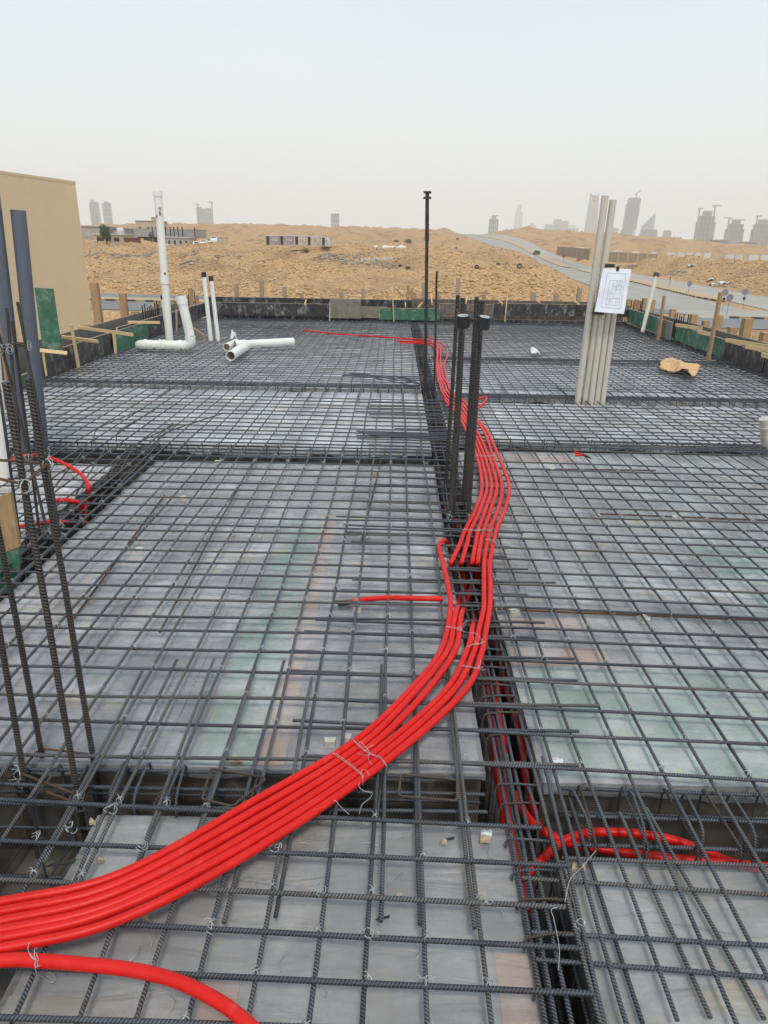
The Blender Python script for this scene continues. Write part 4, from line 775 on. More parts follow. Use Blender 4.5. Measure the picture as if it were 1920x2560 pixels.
for i in range(8):
    x_ = 760-i*12; p = at(x_+10, 835+random.uniform(-4, 4), .0); bent([p, p+np.array([-.12, .35, .06]), p+np.array([-.5-.1*i, .9, .05])], 'thin curved bar end fanning out at the far red conduit', 'bar', .005, 'curved bar ends at the far conduit')
# ties on the near half; beyond them one object
def tie_here(p, X0, Y0, zz, o):
    if Y0 < 6.0: tie(o, X0, Y0, zz); return 1
    FAR_TIES.append((X0, Y0, zz)); return 0
nt_ = 0
for i, (X0, o, y0, yb) in enumerate(longs):
    for j, Y0 in enumerate(ROWS):
        if (i+j) % 2 or random.random() < .12 or not (y0+.05 < Y0 < yb-.05): continue
        yy = rowy(Y0, X0); px = 990+F_PX*X0/max(yy+.3, .3)
        if px < -60 or px > 1990: continue
        zz = ZTR if X0 > .45 else ZL
        nt_ += tie_here(None, X0+.006, yy, zz+.001, o)
for X0, o in nears:
    for j, (Y0, sl, _) in enumerate(nrows):
        if (int((X0+9)*7)+j) % 2 == 0: tie(o, X0, Y0+sl*(X0+.03), ZNR)
for i in range(900):
    X0 = random.choice(LX[::2]+RX[::2]); FAR_TIES.append((X0, 9.02+.168*random.randrange(48), ZL))
b = MB()
for X0, Y0, zz in FAR_TIES:
    s = .012; a_ = random.uniform(0, 3.1); c_, d_ = math.cos(a_)*s, math.sin(a_)*s
    b.add([(X0-c_, Y0-d_, zz+.008), (X0+c_, Y0+d_, zz+.008), (X0+c_*.6, Y0+d_*.6, zz+.020), (X0-c_*.6, Y0-d_*.6, zz+.017)], [(0, 1, 2, 3)])
kind(b.build('tie_wires', 'wire'), 'stuff')

# beam cages in the trenches
def cage(axis, a0, a1, c0, c1, label, zt=-.035, zb=-.40, sp=.15, tilt=0.0, tops=3, hooks=False, r=.007):
    f = (lambda a_, c_, z: np.array([a_, c_+tilt*(a_-a0), z])) if axis == 'x' else (lambda a_, c_, z: np.array([c_+tilt*(a_-a0), a_, z]))
    o0 = f((a0+a1)/2, (c0+c1)/2, zb); t = empty('beam_cage', o0, label, 'rebar cage')
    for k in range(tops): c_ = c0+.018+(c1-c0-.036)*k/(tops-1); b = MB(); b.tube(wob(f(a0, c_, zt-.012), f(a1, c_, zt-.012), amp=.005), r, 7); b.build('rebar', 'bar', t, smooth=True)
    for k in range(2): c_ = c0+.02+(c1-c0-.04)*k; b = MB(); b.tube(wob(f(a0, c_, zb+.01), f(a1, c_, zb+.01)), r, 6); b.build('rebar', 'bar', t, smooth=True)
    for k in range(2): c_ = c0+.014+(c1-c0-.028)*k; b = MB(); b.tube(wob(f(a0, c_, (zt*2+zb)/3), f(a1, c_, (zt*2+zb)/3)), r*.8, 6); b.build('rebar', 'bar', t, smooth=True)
    n = int((a1-a0)/sp)
    for i in range(n):
        a_ = a0+sp*(i+.5)+random.uniform(-.02, .02); e = random.uniform(-.02, .02); z1 = zt+random.uniform(-.004, .004)
        P = [f(a_, c0+.008, zb), f(a_+e*.3, c0+.006, zt-.02), f(a_+e*.4, c0+.014, z1), f(a_+e, (c0+c1)/2, z1+.004), f(a_+e*1.3, c1-.014, z1), f(a_+e*1.3, c1-.006, zt-.02), f(a_+e, c1-.008, zb), f(a_, c0+.008, zb)]
        if hooks: P = [f(a_+.02, c0+.05, zt-.055)]+P[2:6:1]+P[6:]+[P[0], P[1], P[2]] if False else P
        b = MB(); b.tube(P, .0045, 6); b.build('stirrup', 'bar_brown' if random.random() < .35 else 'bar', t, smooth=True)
    return t
cage('x', -4.6, .34, 1.81, 2.005, 'beam cage in the front trench, starter-bar side', zt=-.045, sp=.145)
cage('x', .60, 5.4, 1.69, 1.97, 'beam cage in the front trench holding the branching red conduits', zt=-.05, sp=.15, tilt=-.01)
cage('y', .2, 9.0, .375, .545, 'long narrow beam cage beneath the red conduits, near half', zt=-.028, sp=.12)
cage('y', 9.05, 17, .375, .545, 'long narrow beam cage beneath the red conduits, far half', zt=-.028, sp=.16)
cage('y', 2.1, 6.15, -2.27, -2.02, 'beam cage in the trench by the red loops', zt=-.03, sp=.15, tops=4)
cage('x', -4.6, .34, 5.80, 6.16, 'second crosswise beam cage, across the green-stripe panel end', zt=-.02, sp=.14, tops=4)
cage('x', .60, 5.4, 6.30, 6.54, 'second crosswise beam cage, behind the salmon-stripe panel', zt=-.01, sp=.15, tilt=-.01)
cage('x', -4.6, .34, 8.87, 9.08, 'third crosswise beam cage, before the white drain pipes', zt=.0, sp=.16, tops=4)
cage('x', .60, 5.4, 8.42, 8.66, 'third crosswise beam cage, at the foot of the beige pipes', zt=.0, sp=.16, tops=4)
cage('x', .60, 5.4, 11.43, 11.62, 'farthest crosswise beam cage, by the brown sack', zt=.0, sp=.17)
# loose stirrups lying across the front trench and hooks
def loop(px, lab, z=.012, r=.0045, m='bar_brown', closed=True):
    P = [at(x, y, z) for x, y in px]; 
    if closed: P = P+[P[0]]
    Q = []
    for a_, c_ in zip(P[:-1], P[1:]): Q += [a_+(c_-a_)*.06, a_+(c_-a_)*.94]
    if closed: Q.append(Q[0])
    b = MB(); b.tube(Q, r, 7); return tag(b.build('stirrup', m, smooth=True), lab, 'stirrup')
loop([(528, 1920), (668, 1945), (582, 2016), (504, 1998)], 'loose brown stirrup lying at the edge of the red bundle over the front trench')
loop([(1002, 1935), (1144, 1950), (1142, 2002), (996, 1990)], 'loose brown stirrup lying over the front trench beyond the bundle')
for i, (p, q_) in enumerate((((312, 1906), (276, 1985)), ((372, 1908), (335, 2000)), ((462, 1914), (440, 2008)), ((1320, 1970), (1345, 2060)), ((1430, 1975), (1474, 2072)), ((1577, 1980), (1612, 2085)), ((1712, 1985), (1757, 2080)), ((1826, 1988), (1888, 2090)))):
    a_ = at(*p, -.02); c_ = at(*q_, -.02); b = MB(); b.tube(spline([a_+(0, .015, -.06), a_, a_*.5+c_*.5+(0, 0, .012), c_, c_+(0.004, -.015, -.10)], 5), .0048, 7); tag(b.build('stirrup_hook', 'bar', smooth=True), 'open stirrup hook standing over the front trench', 'stirrup', 'stirrup hooks over the front trench')

# ------------------------------------------------------------------ column starter bars
def starters(name_label, bars, r, ties, m='column_bar', zbase=-.42, rib=.0019, pitch=.011):
    c0 = np.mean([at(*bt, -.03) for bt, tp in bars], axis=0); t = empty('column_starter_cage', (c0[0], c0[1], zbase), name_label, 'rebar cage'); ends = []
    for bt, tp in bars:
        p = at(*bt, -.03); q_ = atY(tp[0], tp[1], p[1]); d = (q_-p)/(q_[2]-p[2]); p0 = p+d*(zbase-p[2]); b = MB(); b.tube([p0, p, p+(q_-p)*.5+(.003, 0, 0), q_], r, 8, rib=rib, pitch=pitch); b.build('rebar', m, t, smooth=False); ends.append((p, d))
    for z, mt_, rr, order in ties:
        P = [ends[i][0]+ends[i][1]*(z-ends[i][0][2]) for i in order]; c_ = np.mean(P, axis=0); P = [p+(p-c_)/np.linalg.norm(p-c_)*(r+rr*.8) for p in P]+[]
        P.append(P[0]); Q = []
        for a_, c2 in zip(P[:-1], P[1:]): Q += [a_+(c2-a_)*.05, a_+(c2-a_)*.95]
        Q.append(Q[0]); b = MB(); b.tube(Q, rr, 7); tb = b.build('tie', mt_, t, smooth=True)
        for p in P[:-1]:
            o = bpy.data.objects.new('tie_wire', random.choice(TIES)); COL.objects.link(o); o.parent = tb; o.location = tuple(p-np.array(parent_loc(t))); o.scale = (1.25,)*3; o.rotation_euler = (0, 0, random.uniform(0, 3))
    return t, ends
starters('tall square cage of four thick dark starter bars with rusty ties in the front trench', [((58, 1928), (-75, 1180)), ((102, 1872), (-42, 1140)), ((232, 1888), (70, 945)), ((193, 1980), (14, 956))], .0096,
         [(-.035, 'bar_rust', .0045, (0, 1, 2, 3)), (-.075, 'bar_rust', .0045, (0, 1, 2, 3)), (1.06, 'bar_rust', .0045, (0, 1, 2, 3))])
starters('thinner cage of starter bars rising before the grey riser pipes', [((69, 1348), (17, 769)), ((123, 1348), (-12, 800)), ((150, 1330), (44, 755)), ((48, 1335), (-30, 780)), ((98, 1325), (30, 800))], .0085,
         [(1.12, 'bar_brown', .0045, (0, 4, 2, 1)), (1.135, 'bar_rust', .004, (0, 4, 2, 1)), (.02, 'bar_brown', .0045, (0, 4, 2, 1)), (.50, 'bar_brown', .0045, (0, 4, 2, 1))], rib=.0018)
starters('dark column starter cage of thick bars standing in the middle of the deck', [((1113, 1225), (1145, 738)), ((1124, 1306), (1157, 745)), ((1133, 1287), (1160, 760)), ((1157, 1256), (1192, 742)), ((1163, 1271), (1197, 752)), ((1170, 1306), (1206, 752))], .0135,
         [(1.285, 'bar_rust', .0045, (0, 1, 5, 3)), (.02, 'bar', .0045, (0, 1, 5, 3)), (-.1, 'bar', .0045, (0, 1, 5, 3))], rib=.0028, pitch=.017)
for x, y, Y, lab in ((1157, 803, 4.25, 'black tape roll hung over the first pair of centre starter bars'), (1209, 806, 4.25, 'black tape roll hung over the second pair of centre starter bars, tilted')):
    p = atY(x, y, Y); t = empty('tape_roll', p-np.array([0, 0, .035]), lab, 'tape roll'); tl = np.array([.12 if x > 1180 else -.04, -.18, 1.0]); tl /= np.linalg.norm(tl)
    b = MB(); b.pipe([p-tl*.034, p+tl*.034], .040, .012, 24); b.build('tape', 'black', t, smooth=False)
    b = MB(); b.pipe([p-tl*.0345, p+tl*.0345], .0285, .004, 24); b.build('core', 'card' if 0 else 'scrap', t)

# ------------------------------------------------------------------ red conduits
CZ = .024; CRD = .0135
def conduit(pts, lab, grp=None, r=CRD, z=CZ, n=7, black=None):
    P = [at(p[0], p[1], p[2] if len(p) > 2 else z) for p in pts]; b = MB(); b.tube(spline(P, n), r, 14); o = b.build('conduit', 'red', smooth=True); return tag(o, lab, 'conduit', grp)
# stations along the bundle: six strands, upper/outer to lower/inner
A0 = [(-330, 2318+i*21) for i in range(6)]
A1 = [(0, 2258+i*22.5) for i in range(6)]
A2 = [(300, 2184+i*22.5) for i in range(6)]
A3 = [(640, 2001+i*24) for i in range(6)]
def between(a_, c_, k): return [(a_[0]+(c_[0]-a_[0])*(i+.5)/k, a_[1]+(c_[1]-a_[1])*(i+.5)/k) for i in range(k)]
A4 = between((879, 1849), (966, 1913), 6)
A5 = [(1021, 1730), (1040, 1731), (1061, 1733), (1110, 1731), (1133, 1731), (1159, 1731)]
A6 = [(1102, 1627), (1119, 1627), (1137, 1628), (1167, 1628), (1185, 1630), (1204, 1632)]
up = [
 [(1126, 1523), (1121, 1470), (1108, 1410), (1098, 1372), (1102, 1356, .028), (1111, 1352, .015), (1118, 1358, -.06), (1124, 1372, -.16)],
 [(1134, 1560), (1141, 1527, .018), (1144, 1518, -.02), (1146, 1506, -.10), (1146, 1490, -.18)],
 [(1149, 1565), (1154, 1535, .018), (1157, 1526, -.02), (1159, 1512, -.10), (1158, 1495, -.18)],
 [(1178, 1590), (1181, 1570, .018), (1183, 1560, -.02), (1184, 1545, -.10), (1182, 1530, -.18)],
 [(1198, 1570), (1209, 1523), (1210, 1470), (1210, 1425), (1212, 1392), (1225, 1325), (1246, 1271), (1255, 1213), (1232, 1140), (1210, 1079), (1180, 1040), (1148, 1003), (1120, 981), (1113, 962), (1102, 945), (1094, 911), (1094, 873), (1086, 858), (1066, 851), (1006, 846), (950, 842), (890, 838), (830, 834), (785, 828), (757, 826)],
 [(1215, 1575), (1224, 1523), (1226, 1470), (1224, 1420), (1228, 1385), (1241, 1325), (1264, 1268), (1272, 1211), (1246, 1140), (1218, 1079), (1186, 1040), (1160, 1003), (1128, 978), (1119, 958), (1108, 945), (1101, 911), (1101, 873), (1095, 856), (1078, 845), (1068, 840), (1062, 835)],
]
labs = ['red conduit at the upper edge of the bundle, hooking back over the dark trench', 'second red conduit of the bundle, diving down at the trench beside its twin', 'third red conduit of the bundle, diving down at the trench by the wire tie', 'fourth red conduit of the bundle, the short rounded end between long strands', 'fifth red conduit, running the whole deck and turning off to the drain pipes', 'outermost lower red conduit, running the whole deck to the thin rod']
jit = lambda L_, a_: [(p[0]+random.uniform(-a_, a_), p[1]+random.uniform(-a_, a_), CZ+random.uniform(-.002, .005)) for p in L_]
A1, A2, A3, A5 = jit(A1, 3.2), jit(A2, 3.2), jit(A3, 3.0), jit(A5, 1.6)
for i in range(6):
    conduit([A0[i], A1[i], A2[i], A3[i], A4[i], A5[i], A6[i]]+up[i], labs[i])
ups = [
 [(1127, 1440, -.14), (1126, 1415, -.02), (1130, 1402), (1148, 1365), (1163, 1325), (1190, 1271), (1205, 1213), (1192, 1140), (1167, 1079), (1146, 1040), (1118, 1008), (1113, 1000, .018), (1108, 992, -.03)],
 [(1153, 1442, -.14), (1153, 1412, -.02), (1155, 1402), (1166, 1365), (1177, 1325), (1202, 1271), (1217, 1213), (1201, 1140), (1176, 1079), (1153, 1040), (1125, 1008), (1106, 981), (1099, 958), (1095, 946), (1092, 911), (1092, 874), (1075, 862), (1040, 858), (1000, 857)],
 [(1180, 1445, -.14), (1179, 1413, -.02), (1181, 1402), (1188, 1365), (1196, 1325), (1215, 1271), (1229, 1213), (1211, 1140), (1184, 1079), (1160, 1040), (1135, 1008), (1112, 981), (1104, 958), (1099, 946), (1100, 911), (1100, 874), (1082, 859), (1055, 855), (1010, 853, .02), (990, 852, -.02)],
 [(1196, 1445, -.14), (1194, 1414, -.02), (1195, 1402), (1200, 1365), (1210, 1325), (1228, 1271), (1242, 1213), (1221, 1140), (1193, 1079), (1168, 1040), (1145, 1003), (1126, 978), (1120, 958), (1117, 945), (1111, 911), (1118, 890), (1117, 873), (1106, 860), (1095, 853)],
]
labs2 = ['innermost red conduit of the far bundle, ending by the centre starter bars', 'second red conduit of the far bundle, rising from the trench towards the far bend', 'third red conduit of the far bundle, rising from the trench behind a crosswise bar', 'fourth red conduit of the far bundle, rising from the trench next to the long strands']
for p, l_ in zip(ups, labs2): conduit(p, l_)
conduit([(1284, 1213), (1277, 1180), (1260, 1145), (1240, 1110)], 'short stray red conduit bulging out of the far bundle') if 0 else None
conduit([(-300, 2440), (0, 2402), (90, 2402), (200, 2410), (330, 2425), (440, 2452), (540, 2500), (620, 2560), (760, 2700)], 'single red conduit curving away below the bundle', r=.0165)
conduit([(1108, 1497, .02), (1040, 1496, .012), (960, 1495, -.01), (900, 1500, -.03), (872, 1506, -.035)], 'straight red conduit stub lying under the mat with a black taped end')
p = [at(872, 1506, -.035), at(845, 1509, -.04)]; b = MB(); b.tube(p, .0145, 12); tag(b.build('tape_wrap', 'black'), 'black tape wrapped on the end of the red conduit stub', 'tape')
conduit([(1186, 1030), (1195, 1021), (1210, 1006), (1216, 996), (1211, 992), (1200, 996), (1185, 1002, 0)], 'small red conduit loop bent back beside the centre starter bars', r=.012)
conduit([(1215, 1013, -.01), (1190, 1012, -.005), (1168, 1010, -.01)], 'short red conduit end under the mat beside the small loop', r=.011)
for p, l_ in (([(10, 1160, -.02), (60, 1140, .02), (95, 1138, .03), (140, 1150, .03), (190, 1176, .03), (215, 1200, .03), (222, 1222, .0), (222, 1260, -.14)], 'long red conduit loop rising over the bars by the grey riser pipes'), ([(120, 1258, -.02), (150, 1250, .0), (180, 1252, .01), (200, 1262, -.03), (214, 1295, -.14)], 'small red conduit loop in the narrow trench'), ([(40, 1318, -.03), (85, 1311, .0), (125, 1305, .0), (158, 1306, -.02), (185, 1306, -.08)], 'red conduit coming out beside the plywood offcut'), ([(216, 1250, -.12), (214, 1275, -.16), (212, 1310, -.2)], 'red conduit piece hanging down in the narrow trench')):
    conduit(p, l_, r=.0145)
for p, l_ in (([(1290, 1985, -.12), (1320, 2045, -.10), (1360, 2078, -.10), (1410, 2103, -.12), (1470, 2118, -.14), (1560, 2132, -.15), (1700, 2148, -.15), (1925, 2168, -.16)], 'red conduit branching along the front trench, the lower straight one'), ([(1300, 2200, -.16), (1345, 2160, -.14), (1395, 2112, -.12), (1440, 2090, -.11), (1500, 2080, -.11), (1600, 2085, -.11), (1700, 2105, -.12), (1800, 2145, -.15), (1925, 2185, -.18)], 'red conduit branching along the front trench, arched above the straight one'),
              ([(1240, 1700, -.15), (1256, 1850, -.15), (1272, 2000, -.15), (1298, 2160, -.16), (1318, 2280, -.2)], 'red conduit deep in the dark gap, first from the film edge'), ([(1200, 1640, -.2), (1222, 1760, -.2), (1240, 1900, -.2), (1262, 2060, -.2), (1300, 2230, -.24)], 'red conduit deep in the dark gap, lying against the panel side'), ([(1215, 1500, -.25), (1262, 1700, -.22), (1300, 1850, -.2), (1318, 1960, -.2), (1350, 2080, -.2)], 'red conduit deep in the dark gap, farthest from the film edge'), ([(1152, 1500, -.18), (1160, 1450, -.18), (1140, 1400, -.2), (1120, 1320, -.2), (1112, 1250, -.22)], 'red conduit in the dark trench below the starter cage'), ([(1165, 1510, -.2), (1180, 1450, -.2), (1165, 1390, -.24), (1140, 1300, -.26)], 'second red conduit in the dark trench below the starter cage')):
    conduit(p, l_, z=-.15, r=.0145)
def wire_band(px, lab, lift=.017, tails=2):     # tie wire round several conduits
    P = [at(x, y, CZ+lift) for x, y in px]; b = MB(); S_ = spline(P, 5); b.tube(S_, .0010, 5); b.tube(S_+rng.normal(0, .0015, S_.shape)+(0.002, .004, .001), .0009, 5)
    k = P[len(P)//2]
    for i in range(tails):
        v = rng.normal(0, 1, 3); v[2] = abs(v[2])*.4; v /= np.linalg.norm(v); w_ = rng.normal(0, .012, 3); w_[2] = abs(w_[2])*.5; b.tube(spline([k, k+v*.015, k+v*.030+w_, k+v*.03+w_*2.2], 5), .0009, 5)
    a_, c_ = P[0]-(0, 0, .022), P[-1]-(0, 0, .022); b.tube([P[0], a_], .0013, 5); b.tube([P[-1], c_], .0013, 5)
    return tag(b.build('binding_wire', 'wire', smooth=True), lab, 'wire')
wire_band([(878, 1846), (905, 1872), (925, 1885), (950, 1895), (966, 1915)], 'knotted wire binding the six-strand red bundle near its middle', tails=4)
wire_band([(832, 1883), (868, 1908), (902, 1936), (907, 1950)], 'thin wire lying across the red bundle with a trailing end', tails=1)
wire_band([(1116, 1567), (1136, 1570), (1152, 1576), (1160, 1580)], 'wire binding the two diving conduits and the hooked one', tails=4)
wire_band([(1166, 1618), (1182, 1612), (1200, 1610), (1210, 1604)], 'loose wire round the short rounded conduit end', tails=3)
wire_band([(1156, 1664), (1175, 1668), (1195, 1672), (1207, 1668)], 'wire binding the lower three conduits at the trench', tails=3)
wire_band([(1157, 1324), (1175, 1325), (1193, 1326), (1200, 1326)], 'wire binding half of the far conduit bundle', tails=2)
wire_band([(1200, 1326), (1215, 1325), (1230, 1328)], 'second wire next to it on the far conduit bundle', tails=2); wire_band([(1213, 1348), (1230, 1352), (1243, 1360)], 'wire with a curled end at the outer long conduits', tails=4)
wire_band([(1182, 1139), (1210, 1140), (1240, 1139)], 'pale wire binding the far bundle beside the starter cage', tails=2); wire_band([(85, 2385), (90, 2400), (88, 2420)], 'wire with trailing strands on the single red conduit', tails=4)
def loose_wire(px, lab, z=.03, r=.0011):
    b = MB(); b.tube(spline([at(*(q if len(q) > 2 else (*q, z))) for q in px], 8), r, 5); return tag(b.build('loose_wire', 'wire', smooth=True), lab, 'wire')
loose_wire([(905, 1945), (897, 1965), (912, 1978), (930, 1982), (925, 1995), (905, 2012), (898, 2035)], 'long loose wire hanging from the red bundle over the front trench')
loose_wire([(808, 2020), (820, 2006), (838, 2002), (850, 2015), (866, 2030), (873, 2036)], 'loose wire arched under the bundle edge')
loose_wire([(1412, 2255), (1425, 2200), (1448, 2175), (1462, 2160), (1490, 2126)], 'long loose wire over the dark gap and the fanned bars')
loose_wire([(1396, 2425), (1398, 2370), (1385, 2300), (1378, 2275), (1392, 2268)], 'loose wire dangling in the dark gap')
loose_wire([(103, 2440), (128, 2456), (138, 2444), (130, 2434), (118, 2432)], 'curled loose wire on the film below the single conduit', z=-.05)
loose_wire([(800, 2470), (806, 2452), (818, 2480), (812, 2492)], 'thin loose wire lying on the near film', z=-.055)
for x, y in ((280, 2022), (178, 2068), (352, 2115), (85, 2090), (690, 2118), (800, 2230), (1215, 2258), (532, 2318), (1450, 2310), (1065, 2450), (925, 2340)):
    b = MB(); c_ = at(x, y, .016)
    for k in range(5): th = np.linspace(0, random.uniform(1.5, 4), 8)+random.uniform(0, 6); r_ = random.uniform(.006, .015); dx, dy = random.uniform(-.012, .012), random.uniform(-.012, .012); b.tube([c_+(dx+math.cos(q)*r_, dy+math.sin(q)*r_, .004*math.sin(q*2)+.003*k*.5) for q in th], .0011, 4)
    tag(b.build('wire_tangle', 'wire', smooth=True), 'tangled tie wire knot on a near bar crossing', 'wire', 'tangled tie wire knots on the near mat')

# ------------------------------------------------------------------ pipes
def cyl(name, m, t, a_, c_, r, n=20, wall=None):
    b = MB()
    if wall: b.pipe([a_, c_], r, wall, n)
    else: b.tube([a_, c_], r, n)
    return b.build(name, m, t, smooth=True) if not wall else b.build(name, m, t)
def riser(bt, tp, r, m, lab, z0=-.35, name='riser_pipe', cap=None, collars=(), zb=0.0):
    p = at(*bt, zb); q_ = atY(*tp, p[1]); d = q_-p; d /= d[2]; p0 = p+d*(z0-zb); t = empty(name, p0, lab, 'pipe'); b = MB(); b.tube([p0, p, q_], r, 20); b.build('pipe_wall', m, t, smooth=True)
    L_ = q_-p
    for f0, f1, k in collars: cyl('collar', m, t, p+L_*f0, p+L_*f1, r*k)
    if cap: u = L_/np.linalg.norm(L_); cyl('tape_cap', 'black', t, q_-u*cap, q_+u*.012, r*1.13)
    return t
riser((105, 1120), (45, 525), .056, 'grey_pvc', 'dark grey riser pipe standing taller in full view before the tan wall'); riser((57, 1125), (-22, 470), .056, 'grey_pvc', 'dark grey riser pipe leaning out of view beside its taller twin')
riser((10, 1190), (-30, 740), .045, 'pvc', 'white pipe behind the leaning grey riser, at the picture edge')
for i, (bx, tx, ty, by) in enumerate(((1445, 1513, 489, 995), (1463, 1533, 500, 995), (1478, 1517, 700, 997), (1492.5, 1531.5, 700, 997), (1507, 1546, 700, 997))):
    r_ = .0385 if i < 2 else .0335
    riser((bx, by), (tx, ty), r_, 'beige_pvc', ['tallest beige riser pipe of the tied five', 'second tallest beige riser pipe with a cut top, next to the tallest', 'beige riser pipe under the paper drawing, third of five', 'beige riser pipe under the paper drawing, fourth of five', 'beige riser pipe under the paper drawing, last of five'][i])
p = atY(1524, 664, 8.38); t = None
b = MB(); b.box(p+np.array([.0, 0, 0]), (.085, .10, .035)); tag(b.build('tape_band', 'black'), 'black tape band round the tall beige pipes above the drawing', 'tape'); p = atY(1500, 783, 8.36); b = MB(); b.box(p+np.array([-.02, 0, 0]), (.12, .06, .03)); tag(b.build('tape_band', 'black'), 'black tape strip at the lower edge of the paper drawing', 'tape')
# the paper drawing: a building plan, lines only
c4 = [np.array(atY(*q_)) for q_ in ((1508, 670, 8.26), (1578, 673, 8.27), (1560, 785, 8.25), (1487, 779, 8.24))]
t = empty('paper_drawing', c4[3], 'white sheet with a building plan fixed to the beige pipes', 'drawing'); b = MB(); k = 9
def pap(u, v, dy=0.0): q_ = (c4[0]*(1-u)+c4[1]*u)*(1-v)+(c4[3]*(1-u)+c4[2]*u)*v; return q_+np.array([0, -dy+.022*math.sin(u*3.1)*-1+.006*math.sin(v*9+u*4), 0])
G = [pap(i/(k-1), j/(k-1)) for i in range(k) for j in range(k)]; F = [(i*k+j, i*k+j+1, (i+1)*k+j+1, (i+1)*k+j) for i in range(k-1) for j in range(k-1)]
B_ = [g+np.array([0, .002, 0]) for g in G]; b.add(G+B_, F+[tuple(q_+k*k for q_ in reversed(f)) for f in F]); b.build('sheet', 'paper', t, smooth=True)
def pline(bb, u0, v0, u1, v1, w=.012):
    w = w*.55
    n = max(2, int(max(abs(u1-u0), abs(v1-v0))*10)+2); S_ = [pap(u0+(u1-u0)*s, v0+(v1-v0)*s, .004) for s in np.linspace(0, 1, n)]; hor = abs(u1-u0) > abs(v1-v0)
    E_ = [pap(u0+(u1-u0)*s+(0 if hor else w), v0+(v1-v0)*s+(w*.8 if hor else 0), .004) for s in np.linspace(0, 1, n)]; bb.add(S_+E_, [(i, i+1, n+i+1, n+i) for i in range(n-1)])
b = MB()
for q_ in ((.17, .10, .82, .10), (.17, .88, .82, .88), (.17, .10, .17, .88), (.82, .10, .82, .88), (.30, .26, .74, .26), (.30, .82, .74, .82), (.30, .26, .30, .82), (.74, .26, .74, .82)): pline(b, *q_)
b.build('plan_outline', 'ink', t)
b = MB(); R = random.Random(5)
for q_ in ((.42, .26, .42, .55), (.56, .30, .56, .60), (.42, .40, .56, .40), (.56, .46, .74, .46), (.30, .55, .50, .55), (.50, .55, .50, .82), (.50, .66, .74, .66), (.62, .66, .62, .82), (.30, .68, .50, .68), (.40, .68, .40, .82), (.64, .26, .64, .36), (.56, .36, .74, .36)): pline(b, *q_, w=.014)
for k in range(16): u, v = R.uniform(.31, .66), R.uniform(.28, .78); pline(b, u, v, u+R.uniform(.03, .07), v, .009)
b.build('plan_rooms', 'ink_soft', t)
b = MB()
for k in range(5): pline(b, .36+.02*k, .56+.03*k, .36+.02*k, .60+.03*k, .010)
pline(b, .68, .74, .76, .74, .012); b.build('red_marks', 'ink_red', t)
p = pap(.5, 0)+np.array([0, -.006, 0]); b = MB(); b.box(p, (.03, .006, .05)); b.build('tape', 'black', t)
# white drain pipes on the far panel
t = empty('drain_pipe', at(424, 852, 0), 'tall white drain pipe with stained top rising from a fat elbow run', 'drain pipe')
p = at(424, 852, 0); q_ = atY(394, 480, p[1]); u = (q_-p)/np.linalg.norm(q_-p); L_ = np.linalg.norm(q_-p)
cyl('pipe_wall', 'pvc', t, p, q_, .066); cyl('cap', 'pvc', t, q_-u*.07, q_+u*.012, .076); cyl('collar', 'pvc', t, p+u*L_*.40, p+u*L_*.455, .078)
for s_, dx, rr in ((.865, .02, .035), (.845, -.02, .025), (.895, .035, .02), (.44+.03, .03, .022)): c_ = p+u*L_*s_+np.array([dx, -.058, 0]); b = MB(); b.tube([c_, c_+np.array([0, -.006, 0])], rr, 10); b.build('mortar_stain', 'grey_ply', t)
a_ = at(352, 862, .05); c_ = at(462, 862, .05); c_[1] = a_[1]
b = MB(); b.tube(spline([a_+np.array([-.03, .12, -.06]), a_, a_+(c_-a_)*.5, c_+np.array([-.04, 0, 0])], 5), .078, 18); b.build('elbow_run', 'pvc', t, smooth=True)
for s_ in (.12, .48, .56, .95): cyl('collar', 'pvc', t, a_+(c_-a_)*(s_-.03), a_+(c_-a_)*(s_+.03), .094)
b = MB(); b.tube(spline([c_+np.array([-.1, 0, 0]), c_+np.array([.03, 0, .0]), c_+np.array([.12, 0, .05]), c_+np.array([.13, 0, .16])], 5), .084, 18); b.build('elbow', 'pvc', t, smooth=True)
p2 = c_+np.array([.13, 0, .16]); q2 = atY(452, 740, p2[1]); u2 = (q2-p2)/np.linalg.norm(q2-p2); cyl('stub_pipe', 'pvc', t, p2, q2, .076); cyl('cap', 'pvc', t, q2-u2*.13, q2, .086)
riser((527, 850), (509, 682), .038, 'pvc', 'slim white conduit riser with black taped top, the taller of two', cap=.07); riser((545, 848), (527, 692), .038, 'pvc', 'slim white conduit riser with black taped top, the shorter of two', cap=.07); riser((417, 835), (405, 740), .028, 'pvc', 'small white riser with black taped top behind the drain pipe', cap=.06); riser((428, 848), (414, 754), .034, 'pvc', 'small white riser with black taped top before the tall drain pipe', cap=.06)
t = empty('drain_tee', at(640, 862, 0), 'white drain tee with a long pipe lying loose on the far bars', 'drain pipe')
a_ = at(590, 862, .07); c_ = at(733, 854, .07); u = (c_-a_)/np.linalg.norm(c_-a_); b = MB(); b.pipe([a_, c_], .068, .006); b.build('pipe_wall', 'pvc', t); cyl('collar', 'pvc', t, a_-u*.02, a_+u*.16, .078, wall=.01)
e_ = at(576, 890, .08); m_ = at(618, 862, .08); b = MB(); b.pipe([m_, e_], .074, .008); b.build('branch', 'pvc', t)
t = empty('drain_offcut', at(566, 866, 0), 'short brownish drain pipe offcut lying open beside the tee', 'pipe'); b = MB(); b.pipe([at(590, 856, .06), at(566, 868, .07)], .062, .007); b.build('pipe_wall', 'pvc', t); cyl('inner_ring', 'card', t, at(574, 864, .068), at(571, 865.5, .069), .054)
